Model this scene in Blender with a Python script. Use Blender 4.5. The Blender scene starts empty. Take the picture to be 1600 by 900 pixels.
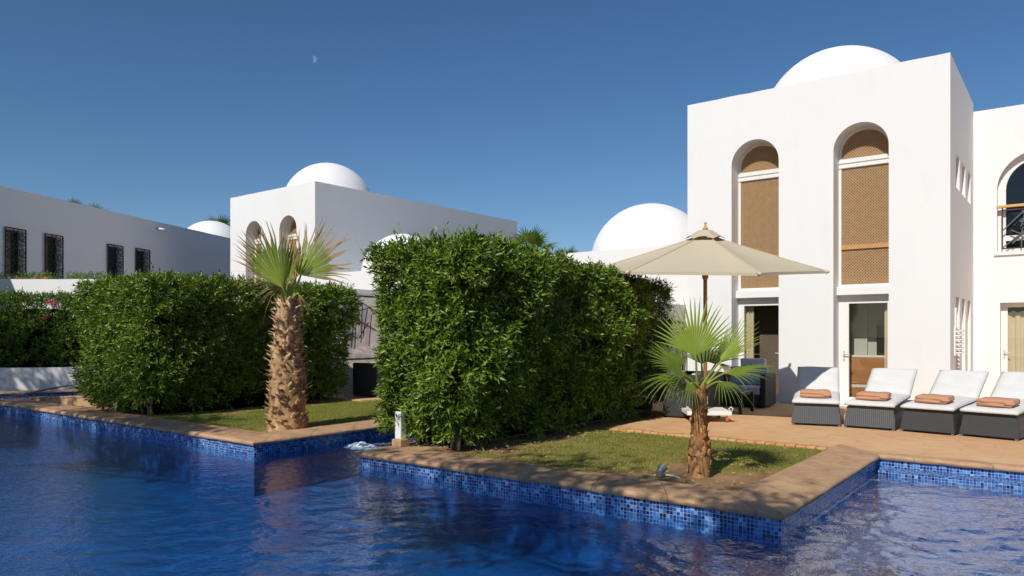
import bpy, bmesh, math, random
import numpy as np
from mathutils import Vector, Matrix
from mathutils.geometry import tessellate_polygon
random.seed(7)
rng = np.random.default_rng(11)
R = math.radians
SC = bpy.context.scene
COL = SC.collection
PI = math.pi

# ------------------------------------------------------------------ materials
class NT:
    def __init__(s, name):
        s.m = bpy.data.materials.new(name); s.m.use_nodes = True
        s.t = s.m.node_tree; s.t.nodes.clear()
        s.out = s.n('ShaderNodeOutputMaterial')
    def n(s, typ, ins=None, **kw):
        nd = s.t.nodes.new(typ)
        for k, v in kw.items(): setattr(nd, k, v)
        for k, v in (ins or {}).items(): s.set(nd, k, v)
        return nd
    def set(s, nd, k, v):
        i = nd.inputs[k]
        if isinstance(v, bpy.types.NodeSocket): s.t.links.new(v, i)
        elif isinstance(v, bpy.types.Node): s.t.links.new(v.outputs[0], i)
        else:
            if i.type == 'RGBA' and len(v) == 3: v = (*v, 1)
            i.default_value = v
    def noise(s, vec, scale, detail=4, rough=.55, **kw):
        return s.n('ShaderNodeTexNoise', {'Vector': vec, 'Scale': scale, 'Detail': detail, 'Roughness': rough}, **kw)
    def obj(s): return s.n('ShaderNodeTexCoord').outputs['Object']
    def pos(s): return s.n('ShaderNodeNewGeometry').outputs['Position']
    def map(s, vec, scale=(1, 1, 1), rot=(0, 0, 0)):
        return s.n('ShaderNodeMapping', {'Vector': vec, 'Scale': scale, 'Rotation': rot}).outputs[0]
    def ramp(s, fac, stops, interp='LINEAR'):
        r = s.n('ShaderNodeValToRGB', {'Fac': fac}); cr = r.color_ramp; cr.interpolation = interp
        while len(cr.elements) < len(stops): cr.elements.new(.5)
        for e, (p, c) in zip(cr.elements, stops):
            e.position = p; e.color = (*c, 1) if len(c) == 3 else c
        return r.outputs[0]
    def mix(s, fac, a, b, mode='MIX'):
        m = s.n('ShaderNodeMix', data_type='RGBA', blend_type=mode)
        s.set(m, 0, fac); s.set(m, 6, a); s.set(m, 7, b)
        return m.outputs[2]
    def math(s, op, a, b=0.0, c=None):
        m = s.n('ShaderNodeMath', operation=op); s.set(m, 0, a); s.set(m, 1, b)
        if c is not None: s.set(m, 2, c)
        return m.outputs[0]
    def ior(s, v):
        bf = s.n('ShaderNodeNewGeometry').outputs['Backfacing']
        return s.math('ADD', s.math('MULTIPLY', bf, 1/v-v), v)
    def bump(s, h, strength=.3, dist=.01, nrm=None):
        b = s.n('ShaderNodeBump', {'Height': h, 'Strength': strength, 'Distance': dist})
        if nrm is not None: s.set(b, 'Normal', nrm)
        return b.outputs[0]
    def pbr(s, col, rough=.6, nrm=None, spec=.5, metal=0., **ins):
        p = s.n('ShaderNodeBsdfPrincipled', {'Base Color': col, 'Roughness': rough, 'Metallic': metal, 'Specular IOR Level': spec})
        if nrm is not None: s.set(p, 'Normal', nrm)
        for k, v in ins.items(): s.set(p, k, v)
        s.t.links.new(p.outputs[0], s.out.inputs[0]); return p
    def surf(s, sh): s.t.links.new(sh.outputs[0] if isinstance(sh, bpy.types.Node) else sh, s.out.inputs[0])

M = {}
def simple(key, col, rough=.6, metal=0., nscale=30, var=.12, bump=.15, spec=.5, dist=.004):
    t = NT(key); v = t.obj()
    nz = t.noise(v, nscale, 5)
    c = t.mix(nz.outputs[0], tuple(x*(1-var) for x in col), tuple(min(1, x*(1+var)) for x in col))
    t.pbr(c, rough, t.bump(nz.outputs[0], bump, dist), spec, metal)
    M[key] = t.m; return t.m

def mk_stucco(key, col):
    t = NT(key); v = t.pos()
    big = t.noise(v, .7, 4, .6)
    st = t.noise(t.map(v, (2.2, 2.2, .35)), 1.6, 5, .65)
    f = t.math('MULTIPLY', big.outputs[0], st.outputs[0])
    c = t.ramp(f, [(.08, tuple(x*.95 for x in col)), (.2, tuple(x*.985 for x in col)), (.4, col)])
    fine = t.noise(v, 55, 3, .6); mid = t.noise(v, 3.2, 4, .55)
    h = t.math('ADD', t.math('MULTIPLY', fine.outputs[0], .25), mid.outputs[0])
    t.pbr(c, .85, t.bump(h, .35, .012), .25)
    M[key] = t.m
mk_stucco('stucco', (.815, .81, .79))
mk_stucco('stucco_grey', (.72, .69, .63))
simple('paint_white', (.80, .79, .75), .45, bump=.04)
simple('black_iron', (.02, .02, .022), .45, .6, var=.3)
simple('grey_iron', (.11, .11, .12), .45, .5, var=.3)
simple('brown_iron', (.05, .035, .03), .5, .3, var=.3)
simple('teak', (.55, .29, .11), .5, nscale=14, var=.3, bump=.1)
simple('teak_light', (.62, .36, .12), .45, nscale=14, var=.25, bump=.1)
simple('panel_wood', (.42, .18, .06), .45, nscale=6, var=.25, bump=.05)
simple('dark_wood', (.11, .065, .04), .6, nscale=5, var=.4, bump=.05)
simple('lattice_wood', (.50, .315, .155), .6, nscale=9, var=.25, bump=.1)
simple('lattice_back', (.20, .105, .045), .8, nscale=9, var=.3, bump=.05)
simple('room_wall', (.52, .50, .42), .9, var=.05)
simple('room_dark', (.19, .13, .095), .9, nscale=4, var=.3)
simple('curtain', (.70, .57, .39), .9, nscale=60, var=.1)
simple('screen', (.006, .006, .008), .2, var=.1, bump=0)
simple('linen', (.7, .66, .58), .9)
simple('cushion_grey', (.50, .53, .58), .9, nscale=160, var=.05, bump=.2)
simple('terracotta_wheel', (.42, .14, .09), .5)
simple('candle_red', (.10, .012, .012), .25)
simple('lamp_grey', (.16, .17, .18), .5, .2)
simple('pipe_white', (.55, .52, .45), .5)
simple('pole_blue', (.22, .26, .30), .35, .6)
simple('stem', (.19, .14, .09), .9, nscale=25, var=.4, bump=.5)
simple('stem_pale', (.42, .36, .28), .9, nscale=25, var=.3, bump=.5)
simple('shade_core', (.012, .014, .006), 1., var=.4, spec=.1)
simple('litter', (.42, .32, .19), .9, var=.3)
simple('stone_block', (.46, .30, .16), .85, nscale=12, var=.25, bump=.5)
simple('flower_pink', (.6, .05, .14), .7, var=.2)
simple('flower_orange', (.6, .13, .03), .7, var=.2)
simple('towel', (.54, .285, .17), .98, nscale=220, var=.18, bump=.9, spec=.1)
simple('dry_leaf', (.40, .27, .14), .85, nscale=30, var=.3)

def mk_cushion():
    t = NT('cushion_white'); v = t.obj()
    a = t.noise(v, 6, 3); b = t.noise(v, 220, 2)
    w = t.noise(t.map(v, (1, 3, 1)), 5, 4)
    c = t.mix(a.outputs[0], (.62, .615, .585), (.71, .70, .67))
    n = t.bump(w.outputs[0], .35, .03); n = t.bump(b.outputs[0], .15, .002, n)
    t.pbr(c, .9, n, .2); M['cushion_white'] = t.m
mk_cushion()

def mk_canvas():
    t = NT('canvas'); v = t.obj()
    a = t.noise(v, 3, 4); b = t.noise(t.map(v, (60, 60, 400)), 4, 2)
    c = t.mix(a.outputs[0], (.60, .52, .37), (.66, .575, .42))
    n = t.bump(b.outputs[0], .12, .003)
    p = t.n('ShaderNodeBsdfPrincipled', {'Base Color': c, 'Roughness': .9, 'Specular IOR Level': .15, 'Normal': n})
    tr = t.n('ShaderNodeBsdfTranslucent', {'Color': (.5, .38, .22)})
    t.surf(t.n('ShaderNodeMixShader', {0: .18, 1: p.outputs[0], 2: tr.outputs[0]})); M['canvas'] = t.m
    simple('canvas_seam', (.62, .53, .39), .9)
mk_canvas()

def mk_wicker(key, col, pitch, depth):
    t = NT(key); v = t.obj()
    w = t.n('ShaderNodeTexWave', {'Vector': v, 'Scale': pitch, 'Distortion': .3, 'Detail': 1, 'Detail Scale': 8}, wave_type='BANDS', bands_direction='X')
    w2 = t.n('ShaderNodeTexWave', {'Vector': v, 'Scale': pitch*1.6, 'Distortion': .4, 'Detail': 1}, wave_type='BANDS', bands_direction='Z')
    nz = t.noise(v, 40, 4)
    h = t.math('ADD', t.math('MULTIPLY', w.outputs[0], depth), t.math('MULTIPLY', w2.outputs[0], .4))
    c = t.mix(t.math('MULTIPLY', w.outputs[0], depth), tuple(x*.55 for x in col), tuple(x*1.35 for x in col))
    c = t.mix(t.math('MULTIPLY', nz.outputs[0], .35), c, tuple(x*2.0 for x in col))
    t.pbr(c, .55, t.bump(h, .7, .006), .4); M[key] = t.m
mk_wicker('wicker_rib', (.075, .078, .08), 11, 1.)
mk_wicker('wicker_fine', (.052, .053, .055), 26, .5)
mk_wicker('wicker_dark', (.032, .033, .036), 26, .5)

def mk_tile():
    # small square glass mosaic on the pool walls and floor
    t = NT('mosaic'); p = t.pos(); n = t.n('ShaderNodeNewGeometry').outputs['Normal']
    sx = t.n('ShaderNodeSeparateXYZ', {0: p}); sn = t.n('ShaderNodeSeparateXYZ', {0: n})
    up = t.math('GREATER_THAN', t.math('ABSOLUTE', sn.outputs[2]), .5)
    u1 = t.math('ADD', sx.outputs[0], sx.outputs[1])
    u = t.n('ShaderNodeMix', {0: up, 2: u1, 3: sx.outputs[0]}).outputs[0]
    w = t.n('ShaderNodeMix', {0: up, 2: sx.outputs[2], 3: sx.outputs[1]}).outputs[0]
    u = t.math('DIVIDE', u, .0345); w = t.math('DIVIDE', w, .0345)
    cell = t.n('ShaderNodeCombineXYZ', {0: t.math('FLOOR', u), 1: t.math('FLOOR', w)})
    wn = t.n('ShaderNodeTexWhiteNoise', {'Vector': cell.outputs[0]}, noise_dimensions='2D')
    c = t.ramp(wn.outputs[0], [(0, (.005, .010, .09)), (.17, (.008, .03, .22)), (.34, (.02, .085, .36)), (.54, (.035, .14, .45)),
                               (.72, (.07, .22, .53)), (.86, (.13, .32, .60)), (.95, (.26, .46, .68))], 'CONSTANT')
    fu = t.math('FRACT', u); fw = t.math('FRACT', w)
    g = t.math('MINIMUM', t.math('MINIMUM', fu, t.math('SUBTRACT', 1., fu)), t.math('MINIMUM', fw, t.math('SUBTRACT', 1., fw)))
    gm = t.math('LESS_THAN', g, .06)
    c = t.mix(gm, c, (.34, .44, .56))
    t.pbr(c, .25, t.bump(t.math('MINIMUM', g, .12), .5, .01), .5); M['mosaic'] = t.m
    t = NT('mosaic_floor'); p = t.pos()
    a = t.noise(p, 2.2, 4, .6); big = t.noise(p, .45, 3)
    c = t.ramp(a.outputs[0], [(.3, (.002, .055, .20)), (.5, (.003, .082, .265)), (.7, (.006, .125, .36))])
    c = t.mix(t.math('MULTIPLY', big.outputs[0], .5), c, (.002, .064, .23))
    f2 = t.noise(p, 22, 3, .7); c = t.mix(t.ramp(f2.outputs[0], [(.45, (0, 0, 0)), (.75, (.6, .6, .6))]), c, (.012, .14, .38))
    t.pbr(c, .5, None, .3); M['mosaic_floor'] = t.m
mk_tile()

def mk_water():
    t = NT('pool_water'); p = t.pos()
    n1 = t.noise(t.map(p, (1, 1.2, 1)), 13, 3, .5); n2 = t.noise(p, 26, 2, .5)
    h = t.math('ADD', n1.outputs[0], t.math('MULTIPLY', n2.outputs[0], .22))
    nb = t.bump(h, .52, .018)
    fr = t.n('ShaderNodeFresnel', {'IOR': t.ior(1.85), 'Normal': nb})
    tr = t.n('ShaderNodeBsdfTransparent', {'Color': (.66, .88, .99, 1)})
    gl = t.n('ShaderNodeBsdfGlossy', {'Color': (1, 1, 1, 1), 'Roughness': .015, 'Normal': nb})
    t.surf(t.n('ShaderNodeMixShader', {0: fr.outputs[0], 1: tr.outputs[0], 2: gl.outputs[0]})); M['water'] = t.m
mk_water()
def mk_foam():
    t = NT('foam'); p = t.obj(); nz = t.noise(p, 14, 4)
    d = t.pbr((.75, .85, .92), .25, t.bump(nz.outputs[0], .8, .03), .5)
    tr = t.n('ShaderNodeBsdfTransparent', {'Color': (.8, .92, 1, 1)})
    t.surf(t.n('ShaderNodeMixShader', {0: t.ramp(nz.outputs[0], [(.42, (.15, .15, .15)), (.62, (.95, .95, .95))]), 1: d.outputs[0], 2: tr.outputs[0]})); M['foam'] = t.m
mk_foam()

def mk_glass():
    t = NT('glass')
    fr = t.n('ShaderNodeFresnel', {'IOR': t.ior(1.45)})
    tr = t.n('ShaderNodeBsdfTransparent', {'Color': (.93, .95, .94, 1)})
    gl = t.n('ShaderNodeBsdfGlossy', {'Color': (1, 1, 1, 1), 'Roughness': .01})
    t.surf(t.n('ShaderNodeMixShader', {0: fr.outputs[0], 1: tr.outputs[0], 2: gl.outputs[0]})); M['glass'] = t.m
    t = NT('table_glass'); t.pbr((.03, .035, .04), .12, None, .6); M['table_glass'] = t.m
    t = NT('dark_pane'); t.pbr((.03, .028, .03), .15, None, .5); M['dark_pane'] = t.m
mk_glass()

def mk_deck():
    t = NT('deck_plank'); p = t.pos()
    st = t.noise(t.map(p, (.9, 7, 1)), 3.2, 8, .65); big = t.noise(p, .9, 5, .6)
    fib = t.noise(t.map(p, (2.2, 32, 1)), 3, 5, .6)
    c = t.ramp(st.outputs[0], [(.28, (.46, .235, .10)), (.45, (.64, .36, .165)), (.6, (.74, .45, .225)), (.78, (.80, .58, .36))])
    c = t.mix(t.math('MULTIPLY', fib.outputs[0], .22), c, (.50, .26, .12))
    c = t.mix(t.ramp(big.outputs[0], [(.42, (0, 0, 0)), (.72, (.55, .55, .55))]), c, (.72, .50, .30))
    sy = t.n('ShaderNodeSeparateXYZ', {0: p})
    fy = t.math('FRACT', t.math('DIVIDE', sy.outputs[1], .31))
    row = t.math('FLOOR', t.math('DIVIDE', sy.outputs[1], .31))
    fx = t.math('FRACT', t.math('ADD', t.math('DIVIDE', sy.outputs[0], 1.24), t.math('MULTIPLY', row, .37)))
    ln = t.math('MAXIMUM', t.math('LESS_THAN', fy, .028), t.math('LESS_THAN', fx, .008))
    c = t.mix(t.math('MULTIPLY', ln, .38), c, (.22, .11, .05))
    h = t.math('SUBTRACT', t.math('ADD', fib.outputs[0], st.outputs[0]), ln)
    t.pbr(c, .72, t.bump(h, .45, .01), .35); M['deck'] = t.m
    t = NT('edge_brick'); p = t.pos(); a = t.noise(p, 6, 6, .65); b = t.noise(p, 1.4, 4)
    c = t.ramp(a.outputs[0], [(.3, (.36, .14, .055)), (.5, (.58, .27, .10)), (.7, (.72, .42, .19))])
    c = t.mix(t.math('MULTIPLY', b.outputs[0], .35), c, (.55, .36, .20))
    t.pbr(c, .8, t.bump(a.outputs[0], .7, .02), .3); M['edge_brick'] = t.m
    # rounded stamped-concrete coping; UV.x runs along the edge
    t = NT('coping_stone'); p = t.pos(); uv = t.n('ShaderNodeTexCoord').outputs['UV']
    a = t.noise(p, 4, 7, .65); b = t.noise(p, 1.1, 5, .6); c2 = t.noise(p, 24, 4, .7)
    c = t.ramp(a.outputs[0], [(.28, (.30, .165, .085)), (.47, (.47, .28, .15)), (.63, (.57, .36, .20)), (.8, (.66, .47, .29))])
    c = t.mix(t.ramp(b.outputs[0], [(.4, (0, 0, 0)), (.7, (.5, .5, .5))]), c, (.36, .23, .14))
    su = t.n('ShaderNodeSeparateXYZ', {0: uv})
    wob = t.noise(p, 2.5, 3)
    fu = t.math('FRACT', t.math('ADD', t.math('DIVIDE', su.outputs[0], .80), t.math('MULTIPLY', wob.outputs[0], .05)))
    ln = t.math('LESS_THAN', fu, .014)
    c = t.mix(t.math('MULTIPLY', ln, .6), c, (.11, .065, .04))
    spec = t.ramp(c2.outputs[0], [(.66, (0, 0, 0)), (.72, (.5, .5, .5))])
    nose = t.math('LESS_THAN', su.outputs[1], .10)
    c = t.mix(t.math('MULTIPLY', spec, nose), c, (.66, .58, .46))
    h = t.math('SUBTRACT', t.math('ADD', a.outputs[0], t.math('MULTIPLY', c2.outputs[0], .35)), t.math('MULTIPLY', ln, .5))
    t.pbr(c, .75, t.bump(h, .6, .018), .35); M['coping'] = t.m
mk_deck()

def mk_soil():
    t = NT('soil'); p = t.pos()
    a = t.noise(p, 2.3, 6, .65); b = t.noise(p, 30, 4, .7)
    c = t.ramp(a.outputs[0], [(.3, (.20, .12, .055)), (.5, (.31, .19, .09)), (.7, (.42, .27, .14))])
    c = t.mix(t.math('MULTIPLY', b.outputs[0], .4), c, (.22, .135, .065))
    t.pbr(c, .95, t.bump(b.outputs[0], .8, .02), .1); M['soil'] = t.m
    t = NT('ground_earth'); p = t.pos(); a = t.noise(p, .6, 6, .6)
    t.pbr(t.ramp(a.outputs[0], [(.3, (.20, .13, .08)), (.7, (.33, .23, .14))]), .95, t.bump(a.outputs[0], .5, .05), .1); M['ground'] = t.m
mk_soil()

def mk_leaf(key, stops, transl=.25, rough=.38, tcol=(.25, .42, .04)):
    t = NT(key)
    at = t.n('ShaderNodeAttribute', attribute_name='tint')
    sp = t.n('ShaderNodeSeparateColor', {0: at.outputs['Color']})
    c = t.ramp(sp.outputs[0], stops)
    p = t.n('ShaderNodeBsdfPrincipled', {'Base Color': c, 'Roughness': rough, 'Specular IOR Level': .35})
    tr = t.n('ShaderNodeBsdfTranslucent', {'Color': t.mix(.5, c, (*tcol, 1))})
    t.surf(t.n('ShaderNodeMixShader', {0: transl, 1: p.outputs[0], 2: tr.outputs[0]})); M[key] = t.m
mk_leaf('leaf_hedge', [(0, (.030, .055, .006)), (.4, (.11, .185, .015)), (.8, (.25, .36, .03)), (1, (.38, .45, .07))], .10, .36)
mk_leaf('leaf_dark', [(0, (.04, .075, .010)), (.6, (.085, .15, .018)), (1, (.16, .25, .035))])
mk_leaf('leaf_grass', [(0, (.12, .18, .02)), (.45, (.235, .295, .035)), (.75, (.42, .38, .085)), (1, (.58, .41, .17))], .3, .6)
mk_leaf('leaf_palm', [(0, (.30, .20, .09)), (.10, (.22, .16, .05)), (.18, (.09, .13, .03)), (.5, (.17, .24, .03)), (.8, (.32, .40, .055)), (1, (.46, .48, .14))], .3, .42, (.45, .6, .06))
mk_leaf('leaf_frayed', [(0, (.28, .15, .06)), (.3, (.40, .25, .12)), (.42, (.16, .18, .035)), (.7, (.25, .34, .04)), (1, (.44, .48, .10))], .3, .45, (.45, .55, .06))

def mk_bark(key, stops, tscale=10):
    t = NT(key); v = t.obj()
    at = t.n('ShaderNodeAttribute', attribute_name='tint')
    sp = t.n('ShaderNodeSeparateColor', {0: at.outputs['Color']})
    nz = t.noise(t.map(v, (1, 1, .35)), tscale, 7, .7)
    f = t.math('ADD', t.math('MULTIPLY', sp.outputs[0], .5), t.math('MULTIPLY', nz.outputs[0], .6))
    t.pbr(t.ramp(f, stops), .9, t.bump(nz.outputs[0], .7, .02), .15); M[key] = t.m
mk_bark('boot', [(.2, (.13, .07, .035)), (.40, (.40, .24, .115)), (.58, (.64, .43, .24)), (.85, (.80, .64, .42))])
mk_bark('palm_bark', [(.22, (.05, .03, .018)), (.40, (.22, .12, .055)), (.55, (.40, .22, .09)), (.70, (.52, .19, .05)), (.9, (.60, .40, .20))], 7)

# ------------------------------------------------------------------ mesh helpers
class MB:
    def __init__(s): s.v = []; s.f = []; s.mi = []; s.cur = 0
    def mat(s, i): s.cur = i; return s
    def add(s, vs, fs):
        o = len(s.v); s.v += [tuple(p) for p in vs]
        for f in fs: s.f.append(tuple(i+o for i in f)); s.mi.append(s.cur)
        return s
    def box(s, x0, y0, z0, x1, y1, z1):
        return s.hexa([(x0, y0, z0), (x1, y0, z0), (x1, y1, z0), (x0, y1, z0), (x0, y0, z1), (x1, y0, z1), (x1, y1, z1), (x0, y1, z1)])
    def hexa(s, p):
        return s.add(p, [(3, 2, 1, 0), (4, 5, 6, 7), (0, 1, 5, 4), (1, 2, 6, 5), (2, 3, 7, 6), (3, 0, 4, 7)])
    def bar(s, a, b, w=.02, d=None, up=(0, 0, 1)):
        a, b = Vector(a), Vector(b); d = d or w; t = (b-a).normalized(); u = Vector(up)
        if abs(t.dot(u)) > .98: u = Vector((0, 1, 0))
        x = t.cross(u).normalized()*w/2; y = x.normalized().cross(t).normalized()*d/2
        return s.hexa([a-x-y, a+x-y, a+x+y, a-x+y, b-x-y, b+x-y, b+x+y, b-x+y])
    def tube(s, pts, rad, n=10, cap=True):
        pts = [Vector(p) for p in pts]; k = len(pts)
        if not hasattr(rad, '__len__'): rad = [rad]*k
        vs = []; prev = None
        for i, p in enumerate(pts):
            t = (pts[min(i+1, k-1)]-pts[max(i-1, 0)]).normalized()
            if prev is None:
                u = Vector((0, 0, 1)) if abs(t.z) < .9 else Vector((1, 0, 0)); x = t.cross(u).normalized()
            else: x = (prev-t*prev.dot(t)).normalized()
            prev = x; y = t.cross(x)
            vs += [p+(x*math.cos(2*PI*j/n)+y*math.sin(2*PI*j/n))*rad[i] for j in range(n)]
        fs = [(i*n+j, i*n+(j+1) % n, (i+1)*n+(j+1) % n, (i+1)*n+j) for i in range(k-1) for j in range(n)]
        if cap: fs += [tuple(range(n-1, -1, -1)), tuple((k-1)*n+j for j in range(n))]
        return s.add(vs, fs)
    def lathe(s, prof, c=(0, 0, 0), n=24):
        vs = [(c[0]+r*math.cos(2*PI*j/n), c[1]+r*math.sin(2*PI*j/n), c[2]+z) for r, z in prof for j in range(n)]
        k = len(prof)
        fs = [(i*n+j, i*n+(j+1) % n, (i+1)*n+(j+1) % n, (i+1)*n+j) for i in range(k-1) for j in range(n)]
        fs += [tuple(range(n-1, -1, -1)), tuple((k-1)*n+j for j in range(n))]
        return s.add(vs, fs)
    def plate(s, outer, holes, w0, w1, fn):
        """a flat plate with holes: (u,v) outlines, thickness w0..w1, fn(u,v,w) gives xyz"""
        loops = [outer]+list(holes); flat = [p for l in loops for p in l]; n = len(flat)
        tris = tessellate_polygon([[Vector((p[0], p[1], 0)) for p in l] for l in loops])
        vs = [fn(u, v, w0) for u, v in flat]+[fn(u, v, w1) for u, v in flat]
        fs = [tuple(t) for t in tris]+[tuple(i+n for i in reversed(t)) for t in tris]
        o = 0
        for l in loops:
            k = len(l); fs += [(o+i, o+(i+1) % k, n+o+(i+1) % k, n+o+i) for i in range(k)]; o += k
        return s.add(vs, fs)
    def build(s, name, mats, parent=None, smooth=False, bevel=0, recalc=True, sub=0, segs=2):
        me = bpy.data.meshes.new(name); me.from_pydata(s.v, [], s.f)
        if not isinstance(mats, (list, tuple)): mats = [mats]
        for m in mats: me.materials.append(M[m] if isinstance(m, str) else m)
        me.polygons.foreach_set('material_index', s.mi)
        if recalc:
            bm = bmesh.new(); bm.from_mesh(me); bmesh.ops.recalc_face_normals(bm, faces=bm.faces); bm.to_mesh(me); bm.free()
        if smooth: me.polygons.foreach_set('use_smooth', [True]*len(me.polygons))
        o = bpy.data.objects.new(name, me); COL.objects.link(o)
        if parent is not None: o.parent = parent
        if bevel:
            b = o.modifiers.new('bevel', 'BEVEL'); b.width = bevel; b.segments = segs; b.limit_method = 'ANGLE'; b.angle_limit = R(35)
        if sub:
            b = o.modifiers.new('sub', 'SUBSURF'); b.levels = sub; b.render_levels = sub
        return o

def raw_mesh(name, V, F, mats, parent=None, tint=None, mi=None, smooth=False):
    """fast numpy mesh: V (n,3), F (m,3|4) all the same size"""
    me = bpy.data.meshes.new(name); V = np.asarray(V, np.float32); F = np.asarray(F, np.int32)
    m, k = F.shape
    me.vertices.add(len(V)); me.vertices.foreach_set('co', V.ravel())
    me.loops.add(m*k); me.loops.foreach_set('vertex_index', F.ravel())
    me.polygons.add(m); me.polygons.foreach_set('loop_start', np.arange(0, m*k, k, dtype=np.int32))
    for x in (mats if isinstance(mats, (list, tuple)) else [mats]): me.materials.append(M[x])
    if mi is not None: me.polygons.foreach_set('material_index', np.asarray(mi, np.int32))
    if smooth: me.polygons.foreach_set('use_smooth', np.ones(m, bool))
    me.update(calc_edges=True)
    if tint is not None:
        a = me.color_attributes.new('tint', 'FLOAT_COLOR', 'POINT')
        c = np.ones((len(V), 4), np.float32); c[:, 0] = tint; c[:, 1] = tint; c[:, 2] = tint
        a.data.foreach_set('color', c.ravel())
    o = bpy.data.objects.new(name, me); COL.objects.link(o)
    if parent is not None: o.parent = parent
    return o

def tag(o, label, cat, group=None, kind=None):
    o['label'] = label; o['category'] = cat
    if group: o['group'] = group
    if kind: o['kind'] = kind
    return o
def thing(name, label, cat, loc=(0, 0, 0), rz=0, group=None):
    o = bpy.data.objects.new(name, None); COL.objects.link(o); o.empty_display_size = .2
    o.location = loc; o.rotation_euler = (0, 0, rz)
    return tag(o, label, cat, group)
def structure(o, label=None, cat=None, kind='structure'):
    o['kind'] = kind
    if label: o['label'] = label
    if cat: o['category'] = cat
    return o
def copy_tree(o, parent=None):
    c = o.copy(); COL.objects.link(c)
    if parent is not None: c.parent = parent
    for ch in list(o.children): copy_tree(ch, c)
    return c

def arch(x0, x1, z0, zs, n=20):
    """outline of an opening with a semicircular head; zs = springing height"""
    r = (x1-x0)/2; cx = (x0+x1)/2
    return [(x0, z0), (x1, z0)]+[(cx+r*math.cos(PI*i/n), zs+r*math.sin(PI*i/n)) for i in range(n+1)]
def wob(a, b, n=14, amp=.006):
    """points from a to b (2D), slightly uneven"""
    return [(a[0]+(b[0]-a[0])*i/n, a[1]+(b[1]-a[1])*i/n+(random.uniform(-amp, amp) if 0 < i < n else 0)) for i in range(n+1)]
XZ = lambda u, v, w: (u, w, v)
YZ = lambda u, v, w: (w, u, v)

# ------------------------------------------------------------------ ground, pool, coping, deck
WZ = -.205
POOL = [(-26, .8), (8, .8), (8, 10.02), (-1.97, 10.02), (-1.97, 6.27), (-7.22, 6.20), (-7.22, 10.6), (-9.08, 10.6), (-9.08, 5.9),
        (-19.55, 5.88), (-17.9, 8.9), (-20.7, 9.4), (-22.0, 5.88), (-26, 5.88)]
def offset(poly, d):
    """moves a CCW pool outline towards the land by d"""
    n = len(poly); out = []
    for i in range(n):
        p0, p1, p2 = (Vector(poly[(i+k) % n]) for k in (-1, 0, 1))
        a = (p1-p0).normalized(); b = (p2-p1).normalized()
        na = Vector((a.y, -a.x)); nb = Vector((b.y, -b.x)); m = (na+nb)
        out.append(tuple(p1+m*(d/max(.3, (1+na.dot(nb))))))
    return out
g = MB(); og = offset(POOL, .1)
G0 = 300
g.plate([(-G0, -G0), (G0, -G0), (G0, G0), (-G0, G0)], [og], -.5, -.055, lambda u, v, w: (u, v, w))
structure(g.build('ground', 'ground'), 'bare earth ground around the villas', 'ground')
w = MB(); n = len(POOL); DZ = -.78
w.add([(x, y, -.03) for x, y in POOL]+[(x, y, WZ-.09) for x, y in POOL], [(i, (i+1) % n, n+(i+1) % n, n+i) for i in range(n)])
w.mat(1).add([(x, y, WZ-.09) for x, y in POOL]+[(x, y, DZ) for x, y in POOL], [(i, (i+1) % n, n+(i+1) % n, n+i) for i in range(n)])
# submerged ledge along the sunny far wall
w.box(-1.90, 9.72, DZ, 7.99, 10.015, WZ-.06).mat(0).box(-1.90, 9.72, WZ-.059, 7.99, 10.015, WZ+.05)
w.box(-1.965, 6.28, DZ, -1.92, 9.85, WZ-.03)
structure(w.build('pool_wall', ['mosaic', 'mosaic_floor'], recalc=False), 'blue mosaic tiled pool wall', 'pool')
w = MB(); w.add([(x, y, DZ+.003) for x, y in POOL], [tuple(t) for t in tessellate_polygon([[Vector((x, y, 0)) for x, y in POOL]])])
structure(w.build('pool_floor', 'mosaic_floor'), 'deep blue tiled pool floor', 'pool')

def pool_inside(X, Y, m=.0):
    ins = np.zeros(X.shape, bool); n = len(POOL); j = n-1
    for i in range(n):
        xi, yi = POOL[i]; xj, yj = POOL[j]
        c = ((yi > Y) != (yj > Y)) & (X < (xj-xi)*(Y-yi)/((yj-yi) or 1e-9)+xi)
        ins ^= c; j = i
    return ins
def make_water():
    st = .031
    xs = np.arange(-26, 8.001, st); ys = np.arange(.8, 10.65, st)
    X, Y = np.meshgrid(xs, ys); Z = np.zeros_like(X); r = np.random.default_rng(5)
    rough = .62+.38*np.clip((X+5.5)/3.5, -1, 1.0)+.35*np.exp(-((X+8.6)**2+(Y-7.5)**2)/2.2)
    rough *= 1+.35*np.sin(.8*X+.6*Y+1)*np.sin(.5*X-1.1*Y)
    for k in range(90):
        lam = .10*(.75/.10)**r.random(); a = r.normal(1.85, .85)
        kx, ky = 2*PI/lam*math.cos(a), 2*PI/lam*math.sin(a)
        amp = .0145*lam/(90/2)**.5*(1.15 if lam < .4 else .8)
        Z += amp*np.sin(kx*X+ky*Y+r.random()*6.28)
    Z = WZ+Z*rough
    ny, nx = X.shape
    idx = np.arange(nx*ny).reshape(ny, nx)
    F = np.stack([idx[:-1, :-1], idx[:-1, 1:], idx[1:, 1:], idx[1:, :-1]], -1).reshape(-1, 4)
    cx = (X[:-1, :-1]+st/2).ravel(); cy = (Y[:-1, :-1]+st/2).ravel()
    keep = pool_inside(cx, cy)
    for dx, dy in ((st, 0), (-st, 0), (0, st), (0, -st)): keep |= pool_inside(cx+dx, cy+dy)
    F = F[keep]
    V = np.stack([X, Y, Z], -1).reshape(-1, 3)
    used = np.unique(F); re = -np.ones(len(V), np.int64); re[used] = np.arange(len(used))
    o = raw_mesh('water', V[used], re[F], 'water', smooth=True)
    structure(o, 'rippling deep blue pool water', 'water')
make_water()

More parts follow.
